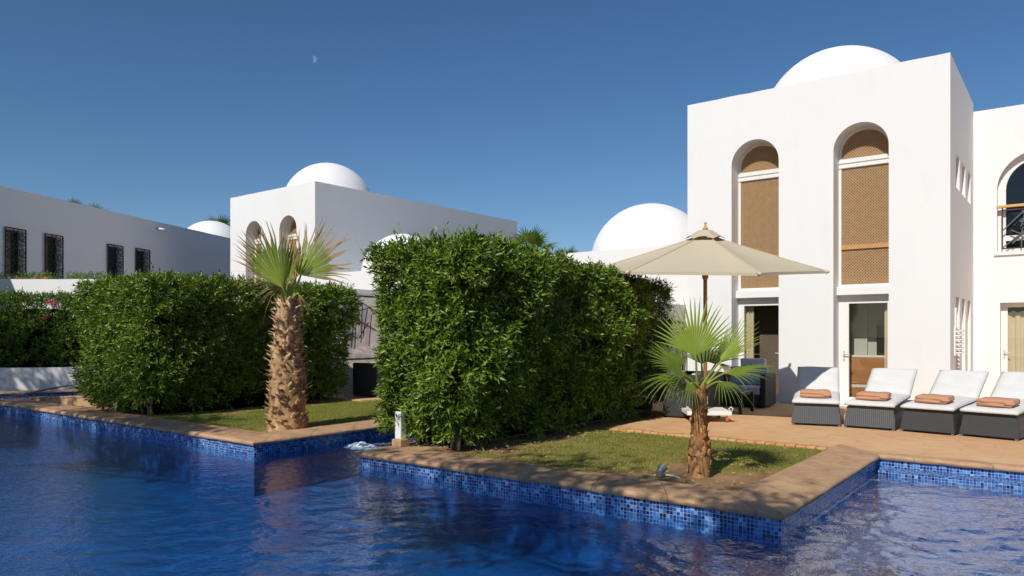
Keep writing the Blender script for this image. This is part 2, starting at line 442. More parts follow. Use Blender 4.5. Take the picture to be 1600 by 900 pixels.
# coping swept round the pool edge
def coping(name, pts_idx, wid, closed=False):
    """pts_idx: consecutive POOL indices"""
    prof = [(-.032, -.06), (-.044, -.042), (-.043, -.022), (-.026, -.007), (.0, .001), (.06, .004), (wid-.03, .004), (wid, -.006), (wid, -.06)]
    offs = [offset(POOL, d) for d, z in prof]
    V = []; UV = []; s = 0; segs = []
    for a, b in zip(pts_idx[:-1], pts_idx[1:]):
        L = (Vector(POOL[b])-Vector(POOL[a])).length; segs.append((a, b, L, s)); s += L
    mb = MB(); uvs = []
    for a, b, L, s0 in segs:
        k = max(2, int(L/.13))
        base = len(mb.v); vs = []
        for i in range(k+1):
            t = i/k
            for j, (d, z) in enumerate(prof):
                pa, pb = Vector(offs[j][a]), Vector(offs[j][b]); p = pa.lerp(pb, t)
                jit = (0 < i < k)*(.007 if j < 5 else .002)
                vs.append((p.x+random.uniform(-jit, jit), p.y+random.uniform(-jit, jit), z+random.uniform(-jit, jit)*.6)); uvs.append((s0+L*t, (d+.05)))
        m = len(prof)
        mb.add(vs, [(i*m+j, i*m+j+1, (i+1)*m+j+1, (i+1)*m+j) for i in range(k) for j in range(m-1)])
    o = mb.build(name, 'coping', smooth=True, recalc=True)
    ul = o.data.uv_layers.new(name='UVMap')
    for lp in o.data.loops: ul.data[lp.index].uv = uvs[lp.vertex_index]
    return o
structure(coping('pool_coping', [3, 4, 5, 6], .60), 'worn brown rounded coping round the palm lawn', 'coping')
structure(coping('pool_coping', [6, 7, 8, 9, 10], .62), 'brown rounded coping below the tall clipped hedge', 'coping')
structure(coping('pool_coping', [10, 11, 12, 13], .36), 'thin pale coping below the low planter wall', 'coping')
structure(coping('pool_coping', [2, 3], .16), 'chipped pale coping beside the loungers', 'coping')
structure(coping('pool_coping', [0, 1], .6), 'brown coping on the near pool side', 'coping')
d = MB()
d.plate([(-2.42, 10.19), (8, 10.19), (8, 20.05), (-1.93, 20.05), (-1.93, 16.12), (-9, 16.12), (-9, 12.9), (-5.9, 12.9), (-5.9, 10.28), (-2.42, 10.28)], [], -.054, .002, lambda u, v, w: (u, v, w))
d.box(-2.42, 10.05, -.054, -1.97, 10.187, .0035)
structure(d.build('patio', 'deck'), 'wood stamped orange brown patio', 'patio')
e = MB()
k = 26
for i in range(k):
    x0 = -5.93+(3.48/k)*i; x1 = x0+3.48/k-.006
    e.box(x0, 10.09+random.uniform(-.008, .008), -.054, x1, 10.277, .004+random.uniform(-.004, .006))
structure(e.build('patio_edging', 'edge_brick', bevel=.015), 'red brown rounded edging between patio and lawn', 'edging')
d = MB()
d.plate([(-15.9, 10.95), (-12.7, 10.95), (-12.3, 12.3), (-9.7, 12.3), (-9.7, 16.12), (-15.9, 16.12)], [], -.054, .002, lambda u, v, w: (u, v, w))
structure(d.build('patio', 'deck'), 'orange brown patio behind the far hedge', 'patio')
d = MB(); d.box(-30, -30, -.054, 8, .18, .001); structure(d.build('near_deck', 'deck'), 'patio on the near side of the pool', 'patio')
d = MB(); d.box(-2.57-.03, 6.87, -.052, -2.55, 10.08, .004)
# lawns
def lawn(name, poly, label, bare, seed, count, dead=()):
    m = MB(); zc = -.03
    m.plate(poly, [], -.053, zc, lambda u, v, w: (u, v, w))
    structure(m.build(name, 'soil'), label, 'lawn')
    r = np.random.default_rng(seed); P = np.array(poly); lo, hi = P.min(0), P.max(0)
    p = r.random((count, 2))*(hi-lo)+lo
    ins = np.zeros(count, bool); j = len(P)-1
    for i in range(len(P)):
        c = ((P[i, 1] > p[:, 1]) != (P[j, 1] > p[:, 1])) & (p[:, 0] < (P[j, 0]-P[i, 0])*(p[:, 1]-P[i, 1])/((P[j, 1]-P[i, 1]) or 1e-9)+P[i, 0]); ins ^= c; j = i
    pn = .5+.25*np.sin(p[:, 0]*3.1+1)*np.sin(p[:, 1]*2.7)+.25*np.sin(p[:, 0]*7.3+p[:, 1]*5.1)*np.sin(p[:, 1]*8.3-p[:, 0]*4)
    keep = ins & (r.random(count) < .55+.6*pn)
    wear = np.zeros(count)
    for bx, by, br in bare:
        dd = np.hypot(p[:, 0]-bx, p[:, 1]-by)*(1+.35*np.sin(5*np.arctan2(p[:, 1]-by, p[:, 0]-bx)))
        keep &= r.random(count) < np.clip((dd/br-.8)*2.0, .0, 1); wear += np.exp(-(dd/br)**2)
    p = p[keep]; pn = pn[keep]; wear = wear[keep]; n = len(p)
    h = .012+.018*r.random(n); az = r.random(n)*6.283; lean = .8*r.random(n)
    b = np.stack([p[:, 0], p[:, 1], np.full(n, zc-.003)], 1)
    sd = np.stack([np.cos(az), np.sin(az), np.zeros(n)], 1)*.0042
    tip = b+np.stack([-np.sin(az)*lean*h, np.cos(az)*lean*h, h], 1)
    V = np.stack([b-sd, b+sd, tip], 1).reshape(-1, 3)
    tn = np.clip(.18+.5*pn*r.random(n)+.35*(r.random(n) < .12)+.5*wear+.1*r.random(n), 0, 1)
    o = raw_mesh('grass', V, np.arange(3*n).reshape(n, 3), 'leaf_grass', tint=np.repeat(tn, 3))
    return o
LR = [(-6.15, 6.84), (-2.58, 6.88), (-2.58, 10.08), (-5.9, 10.08), (-5.9, 11.9), (-6.6, 11.9), (-6.6, 6.84)]
go = lawn('lawn', LR, 'sparse sunlit lawn round the small palm', [(-3.1, 7.25, .74), (-6.4, 9, .5), (-6.4, 7.6, .6), (-6.4, 10.5, .5), (-2.6, 8.2, .12)], 3, 110000)
tag(go, 'short patchy grass round the small palm', 'grass', kind='stuff')
LL = [(-12.9, 6.5), (-9.7, 6.52), (-9.7, 12.28), (-12.25, 12.28), (-12.65, 10.93), (-13.6, 10.9), (-13.6, 6.5)]
go = lawn('lawn', LL, 'shaded lawn round the thick palm', [(-9.97, 7.08, .4), (-13.3, 8, .5), (-13.3, 10, .4)], 4, 120000)
tag(go, 'short green grass round the thick palm', 'grass', kind='stuff')
m = MB()
for i in range(150):
    a = random.random()
    x, y = (random.gauss(-6.0, .3), random.uniform(7.2, 10.2)) if a < .45 else (random.uniform(-5.9, -2.7), random.uniform(7, 10)) if a < .85 else (random.gauss(-3.2, .35), random.gauss(7.3, .25))
    if x < -6.5 or x > -2.65 or y < 6.9 or y > 10.05: continue
    L = random.uniform(.03, .07); W = L*.32; az = random.random()*6.28; z = -.012+random.random()*.012
    c, s_ = math.cos(az), math.sin(az)
    q = lambda u, v, h: (x+c*u-s_*v, y+s_*u+c*v, z+h)
    m.add([q(-L/2, 0, 0), q(0, W/2, .006), q(L/2, 0, .012), q(0, -W/2, .004), q(0, 0, .013)], [(0, 1, 4), (1, 2, 4), (2, 3, 4), (3, 0, 4)])
o = m.build('leaf_litter', 'litter', recalc=False); tag(o, 'dry tan fallen leaves scattered on the palm lawn', 'leaf litter', kind='stuff')

# ------------------------------------------------------------------ foliage
def leaf_verts(base, d, nrm, L, W, fold=.25):
    """base (n,3), d leaf direction, nrm leaf normal; returns V (n*5,3), F"""
    n = len(base); s = np.cross(d, nrm); s /= np.linalg.norm(s, axis=1, keepdims=True)+1e-9
    L = L[:, None]; W = W[:, None]
    mid = base+d*L*.45
    V = np.stack([base, mid+s*W/2+nrm*W*fold, base+d*L-nrm*L*.12, mid-s*W/2+nrm*W*fold, mid], 1)
    F = np.array([[0, 1, 4], [1, 2, 4], [2, 3, 4], [3, 0, 4]])[None]+5*np.arange(n)[:, None, None]
    return V.reshape(-1, 3), F.reshape(-1, 3)
def unit(a): return a/(np.linalg.norm(a, axis=1, keepdims=True)+1e-9)
def sprigs(p, axis, k, r, L=(.065, .10), W=.30, sl=(.10, .22)):
    """k leaves spiralling up each sprig"""
    n = len(p); P = np.repeat(p, k, 0); A = np.repeat(unit(axis), k, 0)
    t = np.tile((np.arange(k)+.6)/k, n); sl_ = np.repeat(r.uniform(sl[0], sl[1], n), k)
    ph = np.tile(np.arange(k)*2.4, n)+np.repeat(r.random(n)*6.28, k)+r.normal(0, .3, n*k)
    ref = np.where(np.abs(A[:, 2:3]) < .9, np.array([[0, 0, 1.]]), np.array([[1., 0, 0]]))
    u = unit(np.cross(A, ref)); v = np.cross(A, u)
    rad = u*np.cos(ph)[:, None]+v*np.sin(ph)[:, None]
    tilt = (1.15-.75*t+r.normal(0, .15, n*k))[:, None]
    d = unit(A*np.cos(tilt)+rad*np.sin(tilt)+np.array([[0, 0, -.12]]))
    nr = unit(A*np.sin(tilt)-rad*np.cos(tilt)+r.normal(0, .25, (n*k, 3)))
    nr = unit(nr-d*(nr*d).sum(1, keepdims=True))
    ln = r.uniform(L[0], L[1], n*k)*(1-.25*np.abs(t-.4))
    V, F = leaf_verts(P+A*(t*sl_)[:, None], d, nr, ln, ln*W*r.uniform(.8, 1.2, n*k))
    return V, F, np.repeat(r.random(n), k)*.5+r.random(n*k)*.5
def bumpf(p, s=1.0):
    x, y, z = p.T*s
    return (np.sin(2.1*x+1.3*z+.7)+np.sin(2.6*y-1.7*z+1.9)+np.sin(3.9*z+2.2*x-1.1*y)+1.5*np.sin(5.3*x+4.4*y+.5)*np.sin(4.9*z+1)+.9*np.sin(9.1*y-7.7*x+2)*np.sin(8.3*z+2*x))/3.6
def hedge(name, label, cat, size, loc, rz, n, seed, taper=.0, bulge=(.12, .12), leafL=(.065, .10), mat='leaf_hedge', z0=.22, group=None,
          top_slope=0., shoots=25, stems=10, dark=0., faces=(1, 1, 1, 1, 1.2), flowers=None, stem_mat='stem'):
    sx, sy, sz = size; r = np.random.default_rng(seed)
    root = thing(name, label, cat, loc, rz, group)
    areas = np.array([sx*sz*faces[0], sy*sz*faces[1], sx*sz*faces[2], sy*sz*faces[3], sx*sy*faces[4]])
    pick = r.choice(5, n, p=areas/areas.sum()); u = r.random(n); v = r.random(n)
    p = np.zeros((n, 3)); nm = np.zeros((n, 3))
    zz = z0+v*(sz-z0)
    for f, (nx, ny, nz) in enumerate([(0, -1, 0), (1, 0, 0), (0, 1, 0), (-1, 0, 0), (0, 0, 1)]):
        q = pick == f; nm[q] = (nx, ny, nz)
        if f in (0, 2): p[q] = np.stack([u[q]*sx, np.full(q.sum(), 0 if f == 0 else sy), zz[q]], 1)
        elif f in (1, 3): p[q] = np.stack([np.full(q.sum(), sx if f == 1 else 0), u[q]*sy, zz[q]], 1)
        else: p[q] = np.stack([u[q]*sx, v[q]*sy, np.full(q.sum(), sz)], 1)
    # rounded edges: push edge points inward a little, wave the surface, widen towards the top
    c = np.array([[sx/2, sy/2, sz/2]]); rel = (p-c)/np.array([[sx/2, sy/2, sz/2]])
    near = np.sort(np.abs(rel), 1)[:, 1]
    p -= nm*(np.clip(near-.88, 0, .12)/.12)[:, None]**2*.07
    bf = bumpf(p+np.array([[seed, 0, 0]]))
    depth = r.exponential(.075, n)
    p += nm*(bf*bulge[0]*1.15*np.where(nm[:, 2] > .5, .3, np.clip((sz-p[:, 2])/.35, .25, 1))-depth)[:, None]
    zf = p[:, 2]/sz
    p[:, 0] += (p[:, 0]/sx-.5)*2*taper*zf; p[:, 1] += (p[:, 1]/sy-.5)*1.0*bulge[1]*zf
    p[:, 2] += top_slope*(p[:, 1]/sy)*zf
    # ragged lower edge and thin spots
    edge = z0+.16*np.abs(bumpf(p*np.array([[1.7, 1.7, 0]])+3.1))*3
    hol = bumpf(p*2.3+np.array([[9.1, seed, 2]]))
    keep = (p[:, 2] > edge-.1*r.random(n)) & (r.random(n) < 1.0-.8*np.clip(hol-.3, 0, .5)*2)
    p, nm = p[keep], nm[keep]; m = len(p)
    ax = nm*.75+np.array([[0, 0, .45]])+r.normal(0, .45, (m, 3))
    V, F, T = sprigs(p, ax, 8, r, leafL)
    T = np.clip(T*.85-dark, 0, 1)
    if shoots:
        k = shoots; q = np.stack([r.random(k)*sx, r.random(k)*sy, np.full(k, sz-.05)], 1); q[:, 2] += top_slope*q[:, 1]/sy
        V2, F2, T2 = sprigs(q, np.array([[0, 0, 1.]])+r.normal(0, .25, (k, 3)), 10, r, leafL, sl=(.2, .42))
        F = np.concatenate([F, F2+len(V)]); V = np.concatenate([V, V2]); T = np.concatenate([T, T2*.8+.2])
    nl = len(F)
    # twiggy heart as a near-black box, painting in the shade between leaves
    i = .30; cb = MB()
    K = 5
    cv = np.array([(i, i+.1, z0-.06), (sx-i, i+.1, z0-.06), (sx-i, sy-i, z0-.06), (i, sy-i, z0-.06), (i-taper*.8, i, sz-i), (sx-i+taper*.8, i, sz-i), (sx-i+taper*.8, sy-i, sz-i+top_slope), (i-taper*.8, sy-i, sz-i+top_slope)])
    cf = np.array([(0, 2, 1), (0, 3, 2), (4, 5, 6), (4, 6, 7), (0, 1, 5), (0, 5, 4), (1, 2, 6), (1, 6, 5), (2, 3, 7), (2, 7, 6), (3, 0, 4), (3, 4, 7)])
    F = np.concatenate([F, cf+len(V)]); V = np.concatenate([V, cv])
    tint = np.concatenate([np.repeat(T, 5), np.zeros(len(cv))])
    raw_mesh('foliage', V, F, [mat, 'shade_core'], root, tint, np.concatenate([np.zeros(nl), np.ones(len(cf))]))
    for k in range(stems):
        b = MB(); x = random.uniform(.2, sx-.2); y = random.uniform(.2, sy-.2) if k % 2 else random.uniform(.1, .4)
        if k % 3 == 0: x = sx-random.uniform(.12, .35)
        lean = Vector((random.uniform(-.2, .2), random.uniform(-.2, .2), 0)); rr = random.uniform(.014, .032)
        pts = [Vector((x, y, -.06))+lean*t+Vector((random.uniform(-.02, .02), random.uniform(-.02, .02), t*.8)) for t in (0, .3, .6, 1)]
        b.tube(pts, [rr*1.5, rr*1.05, rr*.9, rr*.7], 7)
        if k % 2: b.tube([pts[1], pts[1]+Vector((random.uniform(-.2, .2), random.uniform(-.2, .2), .3))], [rr*.6, rr*.35], 6)
        b.build('stem', 'stem_pale' if k % 4 == 0 else 'stem', root, smooth=True)
    if flowers:
        fm, spots = flowers
        b = MB()
        for (x, y, z) in spots:
            for q in range(14):
                a = random.random()*6.28; o_ = Vector((x+random.gauss(0, .06), y+random.gauss(0, .03), z+random.gauss(0, .035)))
                for pet in range(3):
                    aa = a+pet*2.09; e1 = Vector((math.cos(aa), -.4, math.sin(aa)))*.03; e2 = Vector((math.cos(aa+.9), -.4, math.sin(aa+.9)))*.026
                    b.add([o_, o_+e1, o_+e1*.8+e2*.6, o_+e2], [(0, 1, 2), (0, 2, 3)])
        b.build('blossom', fm, root, recalc=False)
    return root
HG = 'clipped garden hedges'
hedge('hedge', 'tall thick leafy hedge sunlit on its end, nearest the lawn with the small palm', 'hedge', (1.2, 4.7, 2.66), (-7.46, 6.88, -.04), 0, 12500, 1, taper=.32, leafL=(.08, .13), z0=.1, bulge=(.19, .1), top_slope=-.26, shoots=26, stems=14, group=HG, faces=(1.5, 1.1, .5, .55, 1.1))
hedge('hedge', 'dark fine leaved hedge section behind the umbrella canopy', 'hedge', (1.05, 1.25, 2.4), (-7.35, 11.75, -.04), 0, 8000, 2, taper=.1, leafL=(.05, .075), mat='leaf_dark', shoots=8, stems=4, group=HG)
hedge('hedge', 'clipped hedge behind the thick brown palm trunk', 'hedge', (2.25, 4.5, 2.48), (-15.6, 6.45, -.04), 0, 12500, 3, taper=.42, z0=.1, bulge=(.13, .2), shoots=12, stems=12, group=HG, leafL=(.08, .12), faces=(1.4, 1.2, .5, .6, .9))
# hedge above the planter wall, and the terrace fringe
pa = math.atan2(1.46, 1.08)
hedge('hedge', 'bougainvillea hedge with pink blossoms hanging over the low planter wall', 'hedge', (4.3, 1.0, 2.02), (-23.75, 6.35, .46), pa, 4200, 4, taper=.05, z0=.0, shoots=8, stems=0, group=HG, leafL=(.08, .12), dark=.1,
      flowers=('flower_pink', [(2.35, -.08, 1.9), (2.45, -.08, 1.85), (2.25, -.05, 1.5)]), faces=(1.5, .6, .5, .6, 1))
ta = math.atan2(9.07-7.11, -23.14+25.67)
hedge('terrace_planting', 'low green fringe with orange flowers on the terrace wall', 'plants', (5.2, .6, .16), (-26.6, 6.75, 3.0), ta, 900, 5, z0=.0, shoots=0, stems=0, leafL=(.06, .09),
      flowers=('flower_orange', [(2.2, .02, .12), (2.5, .0, .1), (2.9, .05, .15), (1.8, .02, .1), (3.2, 0, .12)]), bulge=(.05, .1))

# ------------------------------------------------------------------ palms
def fan(mb_v, mb_f, mb_t, hub, axis, normal, rad, nseg, spread, split=.5, droop=.15, fold=.10, cup=.0, r=None, tbase=.5, brown=0., fray=0.):
    """one palmate leaf: pleated blade whose segments part beyond 'split' of the radius"""
    hub = np.array(hub, float); a = np.array(axis, float); a /= np.linalg.norm(a)
    nrm = np.array(normal, float); nrm -= a*nrm.dot(a); nrm /= np.linalg.norm(nrm); s = np.cross(nrm, a)
    ts = np.array([.03, .25, split, split+(1-split)*.35, split+(1-split)*.7, 1.])
    da = spread/nseg
    for k in range(nseg):
        ang = -spread/2+da*(k+.5)
        L = rad*(1-.28*(abs(ang)/(spread/2))**2.2)*r.uniform(.93, 1.05)
        jit = r.normal(0, .02+.06*fray); dr = droop*r.uniform(.5, 1.5)*(1+2.5*fray*r.random()); tw = r.normal(0, .05+.15*fray)
        rows = []; tt = []
        for i, t in enumerate(ts):
            ha = da/2 if t <= split else 0
            def pt(an, off):
                dd = a*math.cos(an)+s*math.sin(an)
                q = hub+dd*L*t+nrm*(off-cup*rad*(an/(spread/2))**2*t)
                f = max(0, t-split*.8); q = q+np.array([0, 0, -1.])*dr*rad*f*f*2.2+s*tw*rad*f*f+nrm*jit*f*rad
                return q
            if t <= split:
                e0, e1 = pt(ang-ha, -fold*da*L*t), pt(ang+ha, -fold*da*L*t); c = pt(ang, fold*da*L*t*2)
            else:
                w_ = da*split*L*.5*(1-(t-split)/(1-split))**.8+.0008; an = ang+jit*.5
                c = pt(an, fold*da*L*split); sd = (s*math.cos(an)-a*math.sin(an))*w_; e0, e1 = c-sd-nrm*w_*.4, c+sd-nrm*w_*.4
            rows += [e0, c, e1]
            b = tbase+r.normal(0, .03)
            tt += [max(0, min(1, b-brown*max(0, (t-split*.8)/(1-split*.8))**.75*r.uniform(.5, 1.0)))]*3
        o = len(mb_v); mb_v += rows; mb_t += tt
        for i in range(len(ts)-1):
            q = o+3*i
            mb_f += [(q, q+1, q+4, q+3), (q+1, q+2, q+5, q+4)]
def frond(root, hub, axis, normal, rad, nseg, spread, base, mat='leaf_palm', pet_r=.012, bend=(0, 0, .05), seed=0, pmat=None, **kw):
    V, F, T = [], [], []; r = np.random.default_rng(seed)
    fan(V, F, T, hub, axis, normal, rad, nseg, spread, r=r, **kw)
    n0 = len(V)
    b = MB(); h = Vector(hub); s0 = Vector(base); mid = (h+s0)/2+Vector(bend)
    pts = [s0.lerp(mid, t).lerp(mid.lerp(h, t), t) for t in (0, .25, .5, .75, 1)]+[h+Vector(axis).normalized()*rad*.12]
    b.tube(pts, [pet_r*1.5, pet_r*1.2, pet_r, pet_r*.9, pet_r*.8, pet_r*.3], 6)
    F = [f for f in F]; vv = V+[tuple(p) for p in b.v]; T = T+[kw.get('ptint', .8) if False else .82]*len(b.v)
    ff = F+[tuple(i+n0 for i in f) for f in b.f if len(f) == 4]
    return raw_mesh('frond', np.array([tuple(x) for x in vv]), np.array(ff), mat, root, np.array(T))
# camera-facing helper vectors: photo-right and photo-away on the ground
RT = Vector((.7923, .6101, 0)); AW = Vector((-.6101, .7923, 0)); UP = Vector((0, 0, 1))
def W(lat, up, aw=0.): return RT*lat+UP*up+AW*aw
def boots(prof, nrow, per, size, r, spiky=1., flare=.5):
    """old leaf bases in a spiral; prof(z01)->radius, z"""
    V, F, T = [], [], []
    tot = nrow*per
    for i in range(tot):
        t = (i+.5)/tot; rad, z = prof(t); a = i*2.39996+r.normal(0, .08)
        L = size*r.uniform(.75, 1.3); wd = size*.78*r.uniform(.8, 1.15)
        o = Vector((math.cos(a), math.sin(a), 0)); s = Vector((-math.sin(a), math.cos(a), 0)); u = Vector((0, 0, 1))
        c = o*(rad*.95)+u*z; tone = r.random()
        out = flare*r.uniform(.35, 1.6); sk = r.normal(0, .28)
        p0 = c; p1 = c+o*L*.28*out+u*L*.5+s*L*sk*.4; p2 = c+o*L*.85*out*spiky+u*L*r.uniform(.62, .95)+s*L*sk
        b = len(V); th = .022
        # plate widening then split into two horns
        for p, w_ in ((p0, .42), (p1, .5)):
            V += [p-s*wd*w_-o*th*1.5, p-o*0+o*th*.6, p+s*wd*w_-o*th*1.5, p-o*th*2.2]
        h1 = p2-s*wd*.40*r.uniform(.6, 1.2)+u*L*.06*r.normal(); h2 = p2+s*wd*.40*r.uniform(.6, 1.2)+u*L*.1*r.normal(); nt = p1.lerp(p2, .42)
        V += [h1, nt+o*th*.3, h2, nt-o*th*1.2]
        T += [tone*.6]*4+[tone*.9]*4+[min(1, tone+.25)]*4
        for q in (0, 4):
            F += [(b+q, b+q+1, b+q+5, b+q+4), (b+q+1, b+q+2, b+q+6, b+q+5), (b+q+2, b+q+3, b+q+7, b+q+6), (b+q+3, b+q, b+q+4, b+q+7)]
        F += [(b+8, b+9, b+11, b+11)] if False else []
    return V, F, T
def palm_trunk(root, prof, nrow, per, size, mat, seed, core_t=.25, spiky=1., flare=.5, H=24):
    r = np.random.default_rng(seed); V, F, T = boots(prof, nrow, per, size, r, spiky, flare)
    n = 20
    o = len(V)
    for i in range(H+1):
        rad, z = prof(i/H)
        for j in range(n):
            a = 2*PI*j/n; rr = rad*(1+.05*math.sin(3*a+i)+r.normal(0, .03)); V.append(Vector((rr*math.cos(a), rr*math.sin(a), z+r.normal(0, .006)))); T.append(core_t+r.random()*.35)
    F += [(o+i*n+j, o+i*n+(j+1) % n, o+(i+1)*n+(j+1) % n, o+(i+1)*n+j) for i in range(H) for j in range(n)]
    ob = raw_mesh('trunk', np.array([tuple(v) for v in V]), np.array(F), mat, root, np.array(T))
    return ob

# small palm on the near lawn
PS = thing('fan_palm', 'small young fan palm with green fronds and peeling orange brown trunk', 'palm tree', (-3.2, 7.45, -.04), 0, 'fan palms on the lawns')
def prof_s(t):
    z = t*.93; rad = .058+.035*(1-t)**1.2+.034*math.exp(-((t-.2)/.15)**2)+.02*math.exp(-((t-.95)/.08)**2)+.02*math.exp(-(t/.05)**2)
    return rad, z
palm_trunk(PS, prof_s, 20, 7, .12, 'palm_bark', 21, .12, .5, .22)
tb = Vector((0, 0, .90))
def fs(hub, tip, normal, spread, nseg=26, rad=None, seed=0, **kw):
    h = W(*hub); tpt = W(*tip); ax = tpt-h
    return frond(PS, tuple(h), tuple(ax), tuple(normal), rad or ax.length, nseg, spread, tuple(tb+RT*random.uniform(-.04, .04)), seed=seed, **kw)
NF = W(0, .25, -1)   # facing the camera, tipped up
fs((-.07, 1.31, -.12), (-.10, 1.95, -.06), W(.12, .22, -1), R(138), 24, .65, 1, tbase=.78, split=.46, droop=.04, fold=.14)
fs((-.20, 1.10, -.18), (-.58, 1.42, -.34), W(.8, .5, -.35), R(120), 22, .58, 2, tbase=.60, split=.42, droop=.12, fold=.14)
fs((-.20, 1.07, .02), (-.52, 1.05, -.05), W(-.35, .8, -.35), R(140), 20, .46, 9, tbase=.42, split=.4, droop=.3)
fs((.22, 1.24, -.02), (.54, 1.76, .02), W(-.84, .3, -.45), R(100), 22, .60, 3, tbase=.66, split=.42, droop=.06, cup=.12, fold=.14)
fs((.24, 1.12, -.10), (.78, 1.25, -.30), W(-.1, .95, -.18), R(120), 22, .56, 4, tbase=.55, split=.45, droop=.16)
fs((.24, 1.20, .25), (.55, 1.56, .5), W(-.75, .5, -.45), R(140), 22, .52, 5, tbase=.24, split=.4, droop=.15, brown=.15)
fs((-.14, 1.15, .3), (-.42, 1.6, .55), W(.5, .3, -.8), R(130), 20, .5, 6, tbase=.40, split=.4, droop=.12)
fs((.10, 1.20, .3), (.20, 1.66, .6), W(-.3, .3, -.9), R(120), 18, .5, 7, tbase=.32, split=.4, droop=.1)
fs((.16, 1.04, -.2), (.40, .95, -.5), W(0, 1, -.1), R(130), 18, .36, 8, tbase=.42, split=.4, droop=.4)
fs((-.12, 1.02, -.15), (-.30, .90, -.3), W(-.3, .8, -.5), R(120), 16, .30, 11, tbase=.36, split=.4, droop=.4, brown=.3)
fs((.24, 1.18, .0), (.42, 1.20, .05), W(0, .8, -.6), R(190), 18, .20, 10, tbase=.0, split=.35, droop=.5)

# thick palm by the far lawn
PL = thing('fan_palm', 'thick palm with brown jagged leaf bases and frayed fan fronds', 'palm tree', (-9.98, 7.08, -.04), 0, 'fan palms on the lawns')
def prof_l(t):
    z = t*2.02; rad = .265*(1-t)+.155*t+.045*math.sin(PI*min(1, t*1.25))+.045*math.exp(-(t/.10)**2)
    return rad, z
palm_trunk(PL, prof_l, 25, 12, .14, 'boot', 22, .0, 1.1, .58)
tb = Vector((0, 0, 1.98))
def fl(hub, tip, normal, spread, nseg=30, rad=None, seed=0, **kw):
    h = W(*hub); ax = W(*tip)-h
    return frond(PL, tuple(h), tuple(ax), tuple(normal), rad or ax.length, nseg, spread, tuple(tb+RT*random.uniform(-.06, .06)), mat=kw.pop('mat', 'leaf_frayed'), seed=seed, pet_r=.02, **kw)
fl((-.02, 2.25, -.15), (-.36, 3.22, -.25), W(.32, .12, -1), R(84), 34, 1.10, 31, tbase=.80, split=.6, droop=.03, brown=1.0, fray=.6, cup=.26, fold=.14)
fl((.02, 2.26, -.10), (.20, 2.95, -.05), W(-.85, .1, -.55), R(50), 16, .80, 37, tbase=.62, split=.6, droop=.03, brown=.8, fray=.5, fold=.14)
fl((.21, 2.47, .02), (.60, 3.30, .12), W(-.5, -.12, -.85), R(150), 40, 1.06, 32, tbase=.66, split=.52, droop=.06, brown=1.0, fray=.8, cup=.24, fold=.14)
fl((-.05, 2.35, .25), (-.72, 2.98, .5), W(.3, .4, -.8), R(100), 20, .95, 33, tbase=.25, split=.2, droop=.12, brown=.4, fray=.7)
fl((.05, 2.45, .3), (.0, 3.22, .5), W(0, .2, -1), R(100), 22, .78, 34, tbase=.28, split=.3, droop=.1, brown=.4, fray=.8)
fl((-.14, 2.25, .12), (-.55, 2.48, .1), W(-.2, .7, -.6), R(120), 16, .42, 35, tbase=.2, split=.25, droop=.25, fray=.6)
fl((.2, 2.18, -.1), (.42, 1.86, -.15), W(.4, .6, -.5), R(50), 8, .33, 36, tbase=.3, split=.3, droop=.2, fray=.6)

def bg_palm(name, label, loc, fans, trunk_h, rt=.15, seed=0, sc=1., tb_=.35):
    root = thing(name, label, 'palm tree', loc, 0, 'palms rising behind the roofs')
    b = MB(); b.tube([(0, 0, 0), (.05, 0, trunk_h*.5), (0, 0, trunk_h)], [rt*1.3, rt, rt*.9], 9); b.build('trunk', 'boot', root, smooth=True)
    r = np.random.default_rng(seed)
    for i in range(fans):
        a = i*2.4; el = R(75-100*i/fans); d = Vector((math.cos(a)*math.cos(el), math.sin(a)*math.cos(el), math.sin(el)))
        h = Vector((0, 0, trunk_h))+d*.55*sc; nn = Vector((0, 0, 1)).cross(d).cross(d)*-1 if abs(d.z) < .98 else Vector((1, 0, 0))
        frond(root, tuple(h), tuple(d), tuple(nn+Vector((.01, 0, .02))), .85*sc, 16, R(165), (0, 0, trunk_h), seed=seed*50+i, tbase=tb_+.15*r.random(), droop=.2, split=.45)
bg_palm('fan_palm', 'fan palm crown showing between two roofs above the hedge', (-18.9, 25.9, -.05), 16, 5.0, seed=3, sc=1.05)
bg_palm('fan_palm', 'low fan palm clump just above a white parapet', (-17.7, 27.0, -.05), 12, 4.35, seed=4, sc=.9)
bg_palm('fan_palm', 'distant palm top above the small far dome', (-50.9, 30.2, -.05), 13, 8.7, seed=5, sc=1.5, tb_=.2)
bg_palm('fan_palm', 'distant palm tuft above the long shaded wall', (-43.6, 17.1, -.05), 10, 7.9, seed=6, sc=.9, tb_=.25)
bg_palm('fan_palm', 'two pale palm tufts above the long shaded wall', (-42.6, 17.75, -.05), 14, 7.5, seed=7, sc=1.0, tb_=.4)

